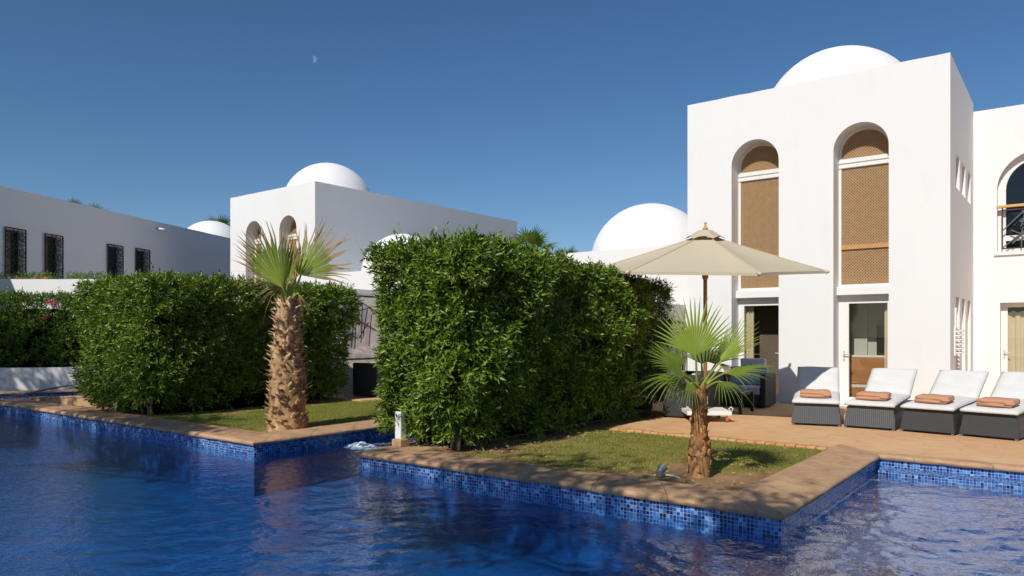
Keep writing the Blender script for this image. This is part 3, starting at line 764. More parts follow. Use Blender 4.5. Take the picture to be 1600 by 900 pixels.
# ------------------------------------------------------------------ buildings
def lattice(root, outline, y, pitch=.043, wd=.019, name='lattice', bars=()):
    """diagonal timber lattice clipped to a convex outline (x,z), on a dark panel"""
    mb = MB()
    mb.mat(1).plate(outline, [], y+.03, y+.045, XZ); mb.mat(0)
    P = [Vector(p) for p in outline]
    # make sure CCW
    ar = sum(P[i].x*P[(i+1) % len(P)].y-P[(i+1) % len(P)].x*P[i].y for i in range(len(P)))
    if ar < 0: P.reverse()
    def clip(poly):
        for i in range(len(P)):
            a, b = P[i], P[(i+1) % len(P)]; e = b-a
            if e.length < 1e-6: continue
            out = []
            for k in range(len(poly)):
                p, q = poly[k], poly[(k+1) % len(poly)]
                sp_ = e.x*(p.y-a.y)-e.y*(p.x-a.x); sq = e.x*(q.y-a.y)-e.y*(q.x-a.x)
                if sp_ >= 0: out.append(p)
                if (sp_ > 0 and sq < 0) or (sp_ < 0 and sq > 0): out.append(p+(q-p)*(sp_/(sp_-sq)))
            poly = out
            if len(poly) < 3: return []
        return poly
    x0 = min(p.x for p in P); x1 = max(p.x for p in P); z0 = min(p.y for p in P); z1 = max(p.y for p in P)
    for sgn, ya, yb in ((1, y, y+.012), (-1, y+.0125, y+.0245)):
        dv = Vector((1, sgn)).normalized(); nv = Vector((-dv.y, dv.x)); cc = Vector(((x0+x1)/2, (z0+z1)/2)); ext = (x1-x0)+(z1-z0)
        k = int(ext/pitch/1.3)
        for i in range(-k, k+1):
            c = cc+nv*(i*pitch)
            poly = clip([c-dv*ext-nv*wd/2, c+dv*ext-nv*wd/2, c+dv*ext+nv*wd/2, c-dv*ext+nv*wd/2])
            if len(poly) < 3: continue
            n = len(poly)
            mb.add([(p.x, ya, p.y) for p in poly]+[(p.x, yb, p.y) for p in poly], [tuple(range(n)), tuple(range(2*n-1, n-1, -1))]+[(i_, i_+n, (i_+1) % n+n, (i_+1) % n) for i_ in range(n)])
    return mb.build(name, ['lattice_wood', 'lattice_back'], root, recalc=False)

def dome(root, c, r, base_h, name='dome', n=48, mat='stucco', sq=1.):
    prof = [(r, -base_h), (r, 0)]+[(r*math.cos(PI/2*i/16), r*sq*math.sin(PI/2*i/16)) for i in range(1, 17)]
    prof[-1] = (.004, r*sq)
    return MB().lathe(prof, c, n).build(name, mat, root, smooth=True)

def tall_window(root, x0, x1, rec, door=True, hinge=0, bar=False, zs=None):
    """recessed arched bay: lattice window above, sill beam, door below. rec = depth of the frame plane"""
    zs = 5.8-(x1-x0)/2; r = (x1-x0)/2; cx = (x0+x1)/2; t = .06
    fr = MB()
    outer = arch(x0+.003, x1-.003, 2.47, zs); ln = .055
    up = [(x0+ln, 5.18)]+[(x1-ln, 5.18)]+[(cx+(r-ln)*math.cos(PI*i/18), zs+(r-ln)*math.sin(PI*i/18)) for i in range(19)]
    lo = [(x0+ln, 2.53), (x1-ln, 2.53), (x1-ln, 4.98), (x0+ln, 4.98)]
    fr.plate(outer, [up, lo], rec-t, rec, XZ)
    fr.box(x0+.005, rec-.085, 5.09, x1-.005, rec-.061, 5.17)
    fr.box(x0+.005, rec-.08, 4.99, x1-.005, rec-.061, 5.055)
    win = fr.build('window', 'paint_white', root)
    lattice(win, [(x0+ln-.01, 5.17)]+[(x1-ln+.01, 5.17)]+[(cx+(r-ln+.01)*math.cos(PI*i/18), zs+(r-ln+.01)*math.sin(PI*i/18)) for i in range(19)], rec-.04)
    lattice(win, [(x0+ln-.01, 2.52), (x1-ln+.01, 2.52), (x1-ln+.01, 4.985), (x0+ln-.01, 4.985)], rec-.04)
    if bar: MB().box(x0+ln, rec-.075, 3.27, x1-ln, rec-.045, 3.36).build('crossbar', 'teak', win)
    MB().box(x0-.001, .13 if False else rec-.22, 2.30, x1+.001, rec+.02, 2.468).build('sill_beam', 'stucco', root, bevel=.012)
    if not door: return
    a = .135; dz = 2.13
    df = MB().plate([(x0+.003, 0.01), (x1-.003, 0.01), (x1-.003, 2.298), (x0+.003, 2.298)], [[(x0+a*(1.5 if hinge else 1.), .16), (x1-.10, .16), (x1-.10, dz), (x0+a*(1.5 if hinge else 1.), dz)]], rec-.06, rec+.01, XZ).build('door', 'paint_white', root)
    gx0, gx1 = x0+a*(1.5 if hinge else 1.)-.01, x1-.09
    MB().box(gx0, rec-.03, .15, gx1, rec-.02, dz+.01).build('glass', 'glass', df)
    hx = x0+.11 if hinge else x1-.06
    h = MB(); s = 1 if hinge else -1
    h.box(hx-.018, rec-.075, .93, hx+.018, rec-.061, 1.13)
    h.tube([(hx, rec-.07, 1.06), (hx, rec-.12, 1.06), (hx+s*.13, rec-.12, 1.06)], .011, 8)
    h.build('handle', 'pipe_white', df, smooth=False)

TW, TD, TH = 5.33, 3.94, 6.85
def tower(name, label, loc, depth, niches, doors):
    root = thing(name, label, 'villa', loc, 0, 'white domed villas')
    rec = .48; h1 = (1.06, 2.11); h2 = (3.23, 4.27)
    holes = [arch(h1[0], h1[1], 0.0+.001, 5.8-(h1[1]-h1[0])/2), arch(h2[0], h2[1], .001, 5.8-(h2[1]-h2[0])/2)]
    wl = MB()
    top = wob((TW, TH), (0, TH), 22)
    wl.plate([(0, -.05)]+[(TW, -.05)]+top, holes, 0, rec+.02, XZ)
    rt = wob((depth, TH), (rec+.021, TH), 16)
    nh = []
    if niches:
        for i, (a, b) in enumerate(((.80, 1.40), (1.76, 2.38), (2.80, 3.38))):
            nh += [[(a, 4.42), (b, 4.42), (b, 5.1), (a, 5.1)], [(a, .02), (b, .02), (b, 2.24), (a, 2.24)]]
    wl.plate([(rec+.021, -.05), (depth, -.05)]+rt, nh, TW-.34, TW, YZ)
    if niches: wl.box(TW-.40, rec+.03, -.05, TW-.345, depth-.01, 6.2)
    wl.plate([(rec+.021, -.05), (depth, -.05)]+wob((depth, TH), (rec+.021, TH), 16), [], 0, .3, YZ)
    wl.box(.31, depth-.3, -.05, TW-.35, depth-.002, TH-.01)
    wl.box(.305, rec+.025, 6.2, TW-.345, depth-.305, 6.35)
    wl.build('wall', 'stucco', root)
    tall_window(root, *h1, rec, doors); tall_window(root, *h2, rec, doors, hinge=1, bar=True)
    dome(root, (TW/2+.04, 2.66, 6.51), 1.80, .2, n=64)
    return root
V1 = tower('villa', 'tall white villa tower with two lattice arched windows and a dome above the loungers', (-7.23, 16.14, 0), TD, True, True)
V2 = tower('villa', 'white domed villa with shaded side wall behind the thick palm', (-26.50, 16.16, 0), 11.75, False, False)

# rooms behind the tower doors (floor, ceiling, walls) - part of the villa
rm = MB()
rm.mat(0).box(.31, .51, -.04, TW-.41, 3.6, .0)
rm.box(.31, .51, 2.62, TW-.41, 3.6, 2.7)
rm.mat(1).box(.31, 1.15, .0, 2.60, 1.25, 2.62)
rm.mat(2).box(2.72, 1.32, .0, TW-.41, 1.42, 2.62)
rm.mat(1).box(2.62, .52, .0, 2.70, 3.4, 2.62)
rm.mat(2).box(3.28, 1.24, 0, 3.62, 1.319, 2.3)
rm.build('room', ['deck', 'room_dark', 'room_wall'], V1)
def curtain(label, loc, x0, x1, z0, z1, amp=.03, folds=7, group='curtains behind the villa doors'):
    nx, nz = folds*8, 6; V = []; F = []
    for k in range(2):
        for i in range(nx+1):
            for j in range(nz+1):
                u = i/nx; a = amp*math.sin(u*folds*6.283)+amp*.4*math.sin(u*folds*2.3*6.283+j*.3)
                V.append((x0+(x1-x0)*u, a+k*.008, z0+(z1-z0)*j/nz+(.02*math.sin(u*folds*6.283) if j == nz else 0)))
    n = (nx+1)*(nz+1)
    for i in range(nx):
        for j in range(nz):
            q = i*(nz+1)+j; F += [(q, q+nz+1, q+nz+2, q+1), (q+n, q+n+1, q+n+nz+2, q+n+nz+1)]
    o = raw_mesh('curtain', np.array(V), np.array(F), 'curtain', smooth=True); o.location = loc
    tag(o, label, 'curtain', group)
curtain('narrow beige curtain inside the door beside the umbrella pole', (-7.23, 16.73, 0), 1.12, 1.36, .02, 2.3, .025, 4)
curtain('beige curtain strip inside the door with the wooden panel', (-7.23, 16.74, 0), 4.08, 4.24, .02, 2.3, .025, 3)
bd = thing('bed', 'wooden bed end panel with pale linen behind the glass door', 'bed', (-7.23, 16.14, 0))
MB().box(3.3, .82, .42, 4.24, .88, 1.0).build('footboard', 'panel_wood', bd, bevel=.01)
MB().box(3.3, .82, .02, 4.24, .87, .34).build('side_board', 'panel_wood', bd)
MB().box(3.3, .84, .345, 4.24, 1.2, .415).build('base', 'linen', bd)
MB().box(3.3, .885, .43, 4.24, 1.2, 1.03).build('mattress', 'linen', bd, bevel=.04)
tv = MB().box(-7.23+3.80, 17.40, 1.02, -7.23+4.06, 17.45, 1.66).build('television', 'screen', bevel=.01)
tag(tv, 'black flat television on the wall inside the glass door', 'television')

# main house set back beside the tower (part of the same building as the tower)
hs = MB(); X0 = TW+.001; X1 = 13.3; y0 = TD; th = .42
wa = (5.79, 7.45); wd_ = (5.85, 7.45)
hs.plate([(X0, -.05), (X1, -.05)]+wob((X1, 6.66), (X0, 6.66), 20), [arch(wa[0], wa[1], 3.36, 5.62-.83), [(wd_[0], .001), (wd_[1], .001), (wd_[1], 2.2), (wd_[0], 2.2)]], y0, y0+th, XZ)
hs.box(X0-.34, y0+th+.002, -.05, X0, y0+6, 6.6); hs.box(X1-.3, y0+th+.002, -.05, X1, y0+6, 6.6); hs.box(X0, y0+5.7, -.05, X1-.31, y0+6, 6.6)
hs.box(X0+.002, y0+th+.002, 6.1, X1-.302, y0+5.69, 6.3)
hs.build('house_wall', 'stucco', V1)
ri = MB(); ri.mat(0).box(X0+.01, y0+th+.003, -.04, X1-.31, y0+5.6, 0); ri.mat(1).box(X0+.01, y0+th+.003, 2.9, X1-.31, y0+5.6, 3.1); ri.box(X0+.01, y0+3.0, .003, X1-.31, y0+3.1, 2.89); ri.box(X0+.01, y0+3.0, 3.11, X1-.31, y0+3.1, 6.09)
ri.build('room', ['deck', 'room_dark'], V1)
ry = y0+.16
aw = MB().plate(arch(wa[0]+.003, wa[1]-.003, 3.363, 4.79), [[(wa[0]+.16, 3.46), (wa[1]-.16, 3.46)]+[((wa[0]+wa[1])/2+.67*math.cos(PI*i/20), 4.79+.67*math.sin(PI*i/20)) for i in range(21)]], ry, ry+.08, XZ).build('arched_window', 'paint_white', V1)
MB().plate([(wa[0]+.15, 3.45), (wa[1]-.15, 3.45)]+[((wa[0]+wa[1])/2+.68*math.cos(PI*i/20), 4.79+.68*math.sin(PI*i/20)) for i in range(21)], [], ry+.03, ry+.04, XZ).build('glass', 'glass', aw)
MB().box(wa[0]+.15, ry-.01, 3.62, wa[1]-.15, ry+.02, 3.74).build('rail', 'paint_white', aw)
MB().box(wa[0]-.06, y0-.05, 3.28, wa[1]+.06, y0+.3, 3.358).build('window_sill', 'paint_white', V1, bevel=.01)
dr = MB().plate([(wd_[0]+.003, .01), (wd_[1]-.003, .01), (wd_[1]-.003, 2.197), (wd_[0]+.003, 2.197)], [[(wd_[0]+.13, .14), (wd_[1]-.1, .14), (wd_[1]-.1, 2.1), (wd_[0]+.13, 2.1)]], y0+.2, y0+.27, XZ).build('door', 'paint_white', V1)
MB().box(wd_[0]+.12, y0+.23, .13, wd_[1]-.09, y0+.24, 2.11).build('glass', 'glass', dr)
h = MB(); h.box(wd_[0]+.05, y0+.185, .93, wd_[0]+.085, y0+.199, 1.12); h.tube([(wd_[0]+.068, y0+.19, 1.06), (wd_[0]+.068, y0+.14, 1.06), (wd_[0]+.20, y0+.14, 1.06)], .011, 8); h.build('handle', 'pipe_white', dr)
curtain('wide beige curtain filling the door beside the tower', (-7.23, 16.14+y0+.34, 0), 5.86, 7.44, .02, 2.0, .03, 9)
# balcony balustrade
bl = thing('balcony_rail', 'arched window balustrade of random black bars under a pale timber rail', 'balustrade', (-7.23+wa[0], 16.14+y0+.02, 3.365))
bw = wa[1]-wa[0]
MB().box(-.01, -.04, 1.0, bw+.01, .05, 1.06).build('handrail', 'teak_light', bl, bevel=.008)
b = MB(); fx0, fx1 = .10, bw-.10
for a, c in (((fx0, .06), (fx0, .995)), ((fx1, .06), (fx1, .995)), ((fx0, .07), (fx1, .07)), ((fx0, .95), (fx1, .95))): b.bar((a[0], 0, a[1]), (c[0], 0, c[1]), .028, .02, (0, 1, 0))
b.build('frame', 'brown_iron', bl)
def web(w, h, seed, n=26, yj=.012, wd=.018):
    """irregular straight bars inside a w x h frame, star like"""
    r = random.Random(seed); mb = MB()
    for i in range(n):
        cx, cz = r.uniform(.15*w, .85*w), r.uniform(.12*h, .88*h); a = r.choice([0, .63, 1.26, 1.88, 2.51])+.2+r.uniform(-.12, .12); L = r.uniform(.16, .42)*max(w, h)*.6
        p = [max(.0, min(w, cx-math.cos(a)*L)), max(0, min(h, cz-math.sin(a)*L))]; q = [max(0, min(w, cx+math.cos(a)*L)), max(0, min(h, cz+math.sin(a)*L))]
        y = r.uniform(-yj, yj); mb.bar((p[0], y, p[1]), (q[0], y, q[1]), wd, .012, (0, 1, 0))
    return mb
wb = web(fx1-fx0, .86, 5, 34, wd=.026)
wb.v = [(x+fx0, y, z+.08) for x, y, z in wb.v]; wb.build('ironwork', 'grey_iron', bl)

# ribbed white fixture on the tower's side
rk = thing('wall_fixture', 'white ribbed fixture on the shaded side of the tower', 'wall fixture', (-1.9, 16.80, 1.06))
MB().box(.001, -.16, 0, .03, .16, .56).build('back_plate', 'paint_white', rk, bevel=.006)
b = MB()
for i in range(6): b.tube([(.03, -.13, .05+i*.085), (.12, -.09, .06+i*.085), (.14, .05, .075+i*.085), (.03, .13, .085+i*.085)], .016, 8)
b.build('rib', 'paint_white', rk, smooth=True)
MB().box(.001, -.05, .565, .03, .05, .95).build('riser', 'paint_white', rk)

# wings with low domes
def wing(label, x0, x1, y0, y1, h, dc, dr_, group='low white wings with domes'):
    root = thing('villa_wing', label, 'villa wing', (x0, y0, 0), 0, group)
    wl = MB(); w_, d_ = x1-x0, y1-y0
    wl.plate([(0, -.05), (w_, -.05)]+wob((w_, h), (0, h), 18), [], 0, .3, XZ)
    wl.plate([(.301, -.05), (d_, -.05)]+wob((d_, h), (.301, h), 12), [], 0, .3, YZ)
    wl.plate([(.301, -.05), (d_, -.05)]+wob((d_, h), (.301, h), 12), [], w_-.3, w_, YZ)
    wl.box(.301, d_-.3, -.05, w_-.301, d_, h); wl.box(.302, .302, h-.45, w_-.302, d_-.302, h-.35)
    wl.build('wall', 'stucco', root)
    dome(root, (dc[0]-x0, dc[1]-y0, dc[2]-dr_), dr_, dc[2]-dr_-(h-.35))
    return root
wing('low white wing with a broad dome beside the tower', -15.2, -7.24, 16.20, 21.5, 3.61, (-9.22, 18.15, 5.03), 1.62)
wing('low white wing whose small dome rises behind the leafy hedge', -21.16, -15.3, 16.22, 20.5, 3.58, (-18.42, 17.75, 4.93), 1.42)
fd = thing('far_villa', 'distant villa with a white dome above the long shaded wall', 'villa', (-39.3, 22.8, 0), 0)
MB().box(-2.6, -2.4, -.05, 2.6, 2.6, 6.3).build('wall', 'stucco', fd)
dome(fd, (0, 0, 6.05), 1.9, .2)

# long shaded building
ldir = Vector((-.4585, .8887, 0)); la = math.atan2(ldir.y, ldir.x)
LB = thing('long_building', 'long shaded white building with grilled windows', 'building', (-25.97, 8.17, 0), la)
# local x runs along the wall, local -y faces the pool
wl = MB(); s0, s1 = -14., 15.5; H = 6.0
wins = [(.17, .86, 3.33, 4.72), (1.68, 2.36, 3.33, 4.72), (4.52, 5.25, 3.4, 4.72), (6.02, 6.76, 3.4, 4.74)]
wl.plate([(s0, -.05), (s1, -.05)]+wob((s1, H), (s0, H), 40, .01), [[(a, c), (b, c), (b, d_), (a, d_)] for a, b, c, d_ in wins], 0, .35, XZ)
wl.box(s0, .351, -.05, s0+.3, 7, H-.01); wl.box(s1-.3, .351, -.05, s1, 7, H-.01); wl.box(s0+.3, 6.7, -.05, s1-.3, 7, H-.01); wl.box(s0+.31, .352, H-.5, s1-.31, 6.69, H-.4)
wl.build('wall', 'stucco', LB)
def star_grille(w, h, n):
    mb = MB(); t = .022
    for a, c in (((0, 0), (w, 0)), ((0, h), (w, h)), ((0, 0), (0, h)), ((w, 0), (w, h))): mb.bar((a[0], 0, a[1]), (c[0], 0, c[1]), t*1.5, .03, (0, 1, 0))
    ch = h/n
    for k in range(n):
        cz = ch*(k+.5); cx = w/2; ro = min(w, ch)*.30
        P = [(cx+ro*math.cos(PI/4*i+PI/8), cz+ro*math.sin(PI/4*i+PI/8)) for i in range(8)]
        for i in range(8):
            p, q = P[i], P[(i+1) % 8]; mb.bar((p[0], 0, p[1]), (q[0], 0, q[1]), t, .02, (0, 1, 0))
            a = PI/4*i+PI/8; ex = (w/2)/max(1e-6, abs(math.cos(a))); ez = (ch/2)/max(1e-6, abs(math.sin(a))); L = min(ex, ez)
            mb.bar((p[0], 0, p[1]), (cx+L*math.cos(a), 0, cz+L*math.sin(a)), t, .02, (0, 1, 0))
        mb.bar((0, 0, ch*(k+1)), (w, 0, ch*(k+1)), t*.8, .02, (0, 1, 0))
        for sgn in (-1, 1):
            for e in (-1, 1): mb.bar((cx+sgn*w/2, 0, cz), (cx+sgn*w*.28, 0, cz+e*ch*.22), t*.8, .016, (0, 1, 0))
    return mb
for a, b_, c, d_ in wins:
    wn = MB().plate([(a+.002, c+.002), (b_-.002, c+.002), (b_-.002, d_-.002), (a+.002, d_-.002)], [[(a+.06, c+.06), (b_-.06, c+.06), (b_-.06, d_-.06), (a+.06, d_-.06)]], .2, .27, XZ).build('window', 'brown_iron', LB)
    MB().box(a+.05, .22, c+.05, b_-.05, .23, d_-.05).build('pane', 'dark_pane', wn)
    gr = star_grille(b_-a+.06, d_-c+.08, 3); gr.v = [(x+a-.03, y-.05, z+c-.04) for x, y, z in gr.v]; gr.build('grille', 'black_iron', wn)
fl_ = thing('wall_lamp', 'small white lamp high on the long shaded wall', 'wall lamp', (-25.97+ldir.x*7.28, 8.17+ldir.y*7.28, 5.72), la)
MB().box(-.06, -.05, -.05, .06, -.001, .05).build('bracket', 'pipe_white', fl_)
MB().tube([(0, -.05, 0), (0, -.16, -.02), (.16, -.30, -.06)], [.03, .05, .07], 10).build('lamp_head', 'paint_white', fl_, smooth=True)

# retaining walls by the far end of the pool
def wall_thing(name, label, a, b, z0, z1, th, mat='stucco', cap=None):
    a = Vector(a); b = Vector(b); L = (b-a).length; an = math.atan2((b-a).y, (b-a).x)
    root = thing(name, label, 'wall', (a.x, a.y, 0), an)
    MB().plate([(0, z0), (L, z0)]+wob((L, z1), (0, z1), 14, .006), [], 0, th, XZ).build('wall', mat, root)
    return root
wall_thing('planter_wall', 'low white planter wall under the bougainvillea hedge', (-24.2, 5.05), (-20.0, 10.75), -.05, .58, .3)
wall_thing('terrace_wall', 'pale grey terrace wall topped with flowers', (-27.5, 5.7), (-22.6, 9.5), -.05, 3.08, .3)
fb = MB()
an = math.atan2(5.7, 4.2)
kb = thing('kerb', 'low tan stone kerb beside the canal end', 'kerb', (-18.85, 6.52, 0), math.atan2(.28, 2.6))
MB().hexa([(0, 0, -.05), (2.7, 0, -.05), (2.7, .24, -.05), (0, .24, -.05), (0, 0, .02), (2.7, 0, .165), (2.7, .24, .165), (0, .24, .02)]).build('kerb_stone', 'stone_block', kb, bevel=.01)
MB().hexa([(-.01, -.015, .023), (2.71, -.015, .168), (2.71, .26, .168), (-.01, .26, .023), (-.01, -.015, .05), (2.71, -.015, .198), (2.71, .26, .198), (-.01, .26, .05)]).build('cap', 'coping', kb, bevel=.008)
# garden walls with iron grilles
def garden_wall(label, x, y0, y1, h, gy0, gy1, gz0, gz1, seed, mat):
    root = thing('garden_wall', label, 'garden wall', (x, y0, 0))
    MB().plate([(0, -.05), (y1-y0, -.05)]+wob((y1-y0, h), (0, h), 12, .006), [], -.25, 0, YZ).build('wall', mat, root)
    g_ = web(gy1-gy0, gz1-gz0, seed, 22, .01, .028)
    for a, c in (((0, 0), (1, 0)), ((0, 1), (1, 1)), ((0, 0), (0, 1)), ((1, 0), (1, 1))):
        g_.bar((a[0]*(gy1-gy0), 0, a[1]*(gz1-gz0)), (c[0]*(gy1-gy0), 0, c[1]*(gz1-gz0)), .05, .03, (0, 1, 0))
    g_.v = [(.06-y, x_+gy0-y0, z+gz0) for x_, y, z in g_.v]
    g_.build('grille', 'black_iron', root)
garden_wall('beige garden wall with a black grille between the two hedges', -16.05, 11.2, 16.1, 2.75, 12.1, 14.6, .78, 2.55, 3, 'stucco')
garden_wall('beige garden wall with a dark grille behind the small palm', -7.3, 14.0, 16.12, 2.17, 14.15, 15.9, .5, 1.75, 4, 'stucco_grey')
lw = MB().box(-16.0, 12.3, -.04, -14.0, 12.5, .62).build('low_wall', 'stucco'); tag(lw, 'low white wall beside the dark wicker sofa', 'wall')
pp = thing('post', 'short white post on a tan stone block at the hedge corner', 'post', (-7.10, 6.80, .004))
MB().box(-.055, -.055, .1, .055, .055, .46).build('shaft', 'paint_white', pp, bevel=.01)
MB().box(-.085, -.085, 0, .085, .085, .099).build('block', 'stone_block', pp, bevel=.012)

# ------------------------------------------------------------------ umbrella
UM = thing('umbrella', 'large beige canvas parasol on a wheeled white base', 'umbrella', (-5.08, 12.07, 0.002))
bx = MB(); c30 = R(-12)
def rz(p, a): return (p[0]*math.cos(a)-p[1]*math.sin(a), p[0]*math.sin(a)+p[1]*math.cos(a), p[2])
ba = R(34)
bx.box(-.37, -.37, .12, .37, .37, .19); bx.v = [rz(p, ba) for p in bx.v]
ubase = bx.build('base_plate', 'paint_white', UM, bevel=.01)
MB().tube([(0, 0, .19), (0, 0, .66)], .042, 16).build('socket', 'paint_white', UM, smooth=True)
for sx_, sy_ in ((-1, -1), (1, -1), (1, 1), (-1, 1)):
    b = MB(); p = rz((sx_*.30, sy_*.30, 0), ba)
    b.tube([(p[0]-.018, p[1]-.01, .048), (p[0]+.018, p[1]+.01, .048)], .047, 14); b.box(p[0]-.008, p[1]-.008, .05, p[0]+.008, p[1]+.008, .121)
    b.build('wheel', 'terracotta_wheel', ubase, bevel=.006)
for sx_, sy_ in ((1, -.6), (-1, -.6)):
    p = rz((sx_*.36, sy_*.55, 0), ba)
    MB().tube([(p[0], p[1], .19), (p[0]-.03, p[1]-.02, .235), (p[0], p[1], .26), (p[0]+.03, p[1]+.02, .235), (p[0]+.012, p[1]+.008, .19)], .01, 6).build('handle', 'paint_white', ubase, smooth=True)
MB().tube([(0, 0, .5), (0, 0, 3.3)], .034, 14).build('pole', 'teak', UM, smooth=True)
# canopy tilted towards the pool
tiltax = RT; tilt = R(6.3)
Rm = Matrix.Rotation(tilt, 3, tiltax); apex = Vector((0, 0, 3.22)); cdrop = .62; cr = 1.93
def cp(lat, dep, h): return apex+Rm @ (RT*lat+AW*dep+UP*(h))
a0 = R(9)
tips = []
cv = MB(); nu, nv = 10, 8
def canopy_pt(k, u, v):
    """k-th panel, u across 0..1, v from apex 0..1"""
    A = a0+k*PI/3; B = A+PI/3
    pa_ = Vector((math.sin(A), -math.cos(A))); pb_ = Vector((math.sin(B), -math.cos(B)))
    rv = .09+(1-.09)*v
    q = (pa_*(1-u)+pb_*u)*cr*rv
    s4 = 4*u*(1-u)
    z = -cdrop*(rv**.93)-.075*s4*math.sin(PI*min(1, v))*.8-.0*s4
    q *= 1-.035*s4*v
    return cp(q.x, q.y, z)
for k in range(6):
    vs = [canopy_pt(k, i/nu, j/nv) for j in range(nv+1) for i in range(nu+1)]
    cv.add(vs, [(j*(nu+1)+i, j*(nu+1)+i+1, (j+1)*(nu+1)+i+1, (j+1)*(nu+1)+i) for j in range(nv) for i in range(nu)])
    rim = [canopy_pt(k, i/nu, 1.) for i in range(nu+1)]
    dn = [p+Vector((0, 0, -.045)) for p in rim]
    cv.add(rim+dn, [(i, i+1, nu+1+i+1, nu+1+i) for i in range(nu)])
co = cv.build('canopy', 'canvas', UM, smooth=False)
sol = co.modifiers.new('thick', 'SOLIDIFY'); sol.thickness = .004
for k in range(6):
    b = MB(); b.tube([canopy_pt(k, 0, j/8)+Vector((0, 0, .008)) for j in range(9)], .008, 6); b.build('seam', 'canvas_seam', co, smooth=True)
    tip = canopy_pt(k, 0, 1.); od = (tip-canopy_pt(k, 0, .9)).normalized()
    b = MB(); b.tube([tip-od*.02, tip+od*.05, tip+od*.075], [.022, .03, .014], 8); b.tube([tip+od*.02-UP*.05, tip+od*.03], [.012, .02], 6); b.build('tip_cap', 'canvas_seam', UM, smooth=True)
    b = MB(); b.tube([cp(0, 0, -.42), (canopy_pt(k, 0, .5)+canopy_pt(k, 0, .55))/2-UP*.03], .012, 6); b.tube([cp(0, 0, -.1), canopy_pt(k, 0, .98)-UP*.025], .013, 6); b.build('rib', 'teak', UM)
vc = MB(); ring = []
for k in range(24):
    A = a0+2*PI*k/24; sc_ = .032*abs(math.sin(3*(A-a0)))
    ring.append(A)
rows = [(.02, .075), (.12, .06), (.26, -.03), (.34, -.085)]
vs = []
for ri_, (rr, hh) in enumerate(rows):
    for A in ring:
        hexf = math.cos(PI/6)/math.cos(((A-a0) % (PI/3))-PI/6)
        vs.append(cp(math.sin(A)*rr*hexf, -math.cos(A)*rr*hexf, hh+.0+(.045*abs(math.sin(3*(A-a0))) if ri_ == 3 else 0)))
vc.add(vs, [(r_*24+j, r_*24+(j+1) % 24, (r_+1)*24+(j+1) % 24, (r_+1)*24+j) for r_ in range(3) for j in range(24)])
vo = vc.build('vent_cap', 'canvas', UM); so = vo.modifiers.new('thick', 'SOLIDIFY'); so.thickness = .004
fn = MB().lathe([(.045, 0), (.05, .02), (.03, .035), (.022, .06), (.02, .075), (.012, .085), (.026, .105), (.026, .12), (.004, .135)], tuple(cp(0, 0, .07)), 14); fn.build('finial', 'teak', UM, smooth=True)
hb = MB().lathe([(.03, -.2), (.05, -.17), (.055, -.12), (.045, -.1), (.075, -.06), (.08, -.02), (.06, 0)], (0, 0, 2.62), 16); hb.build('hub', 'teak', UM, bevel=.004)

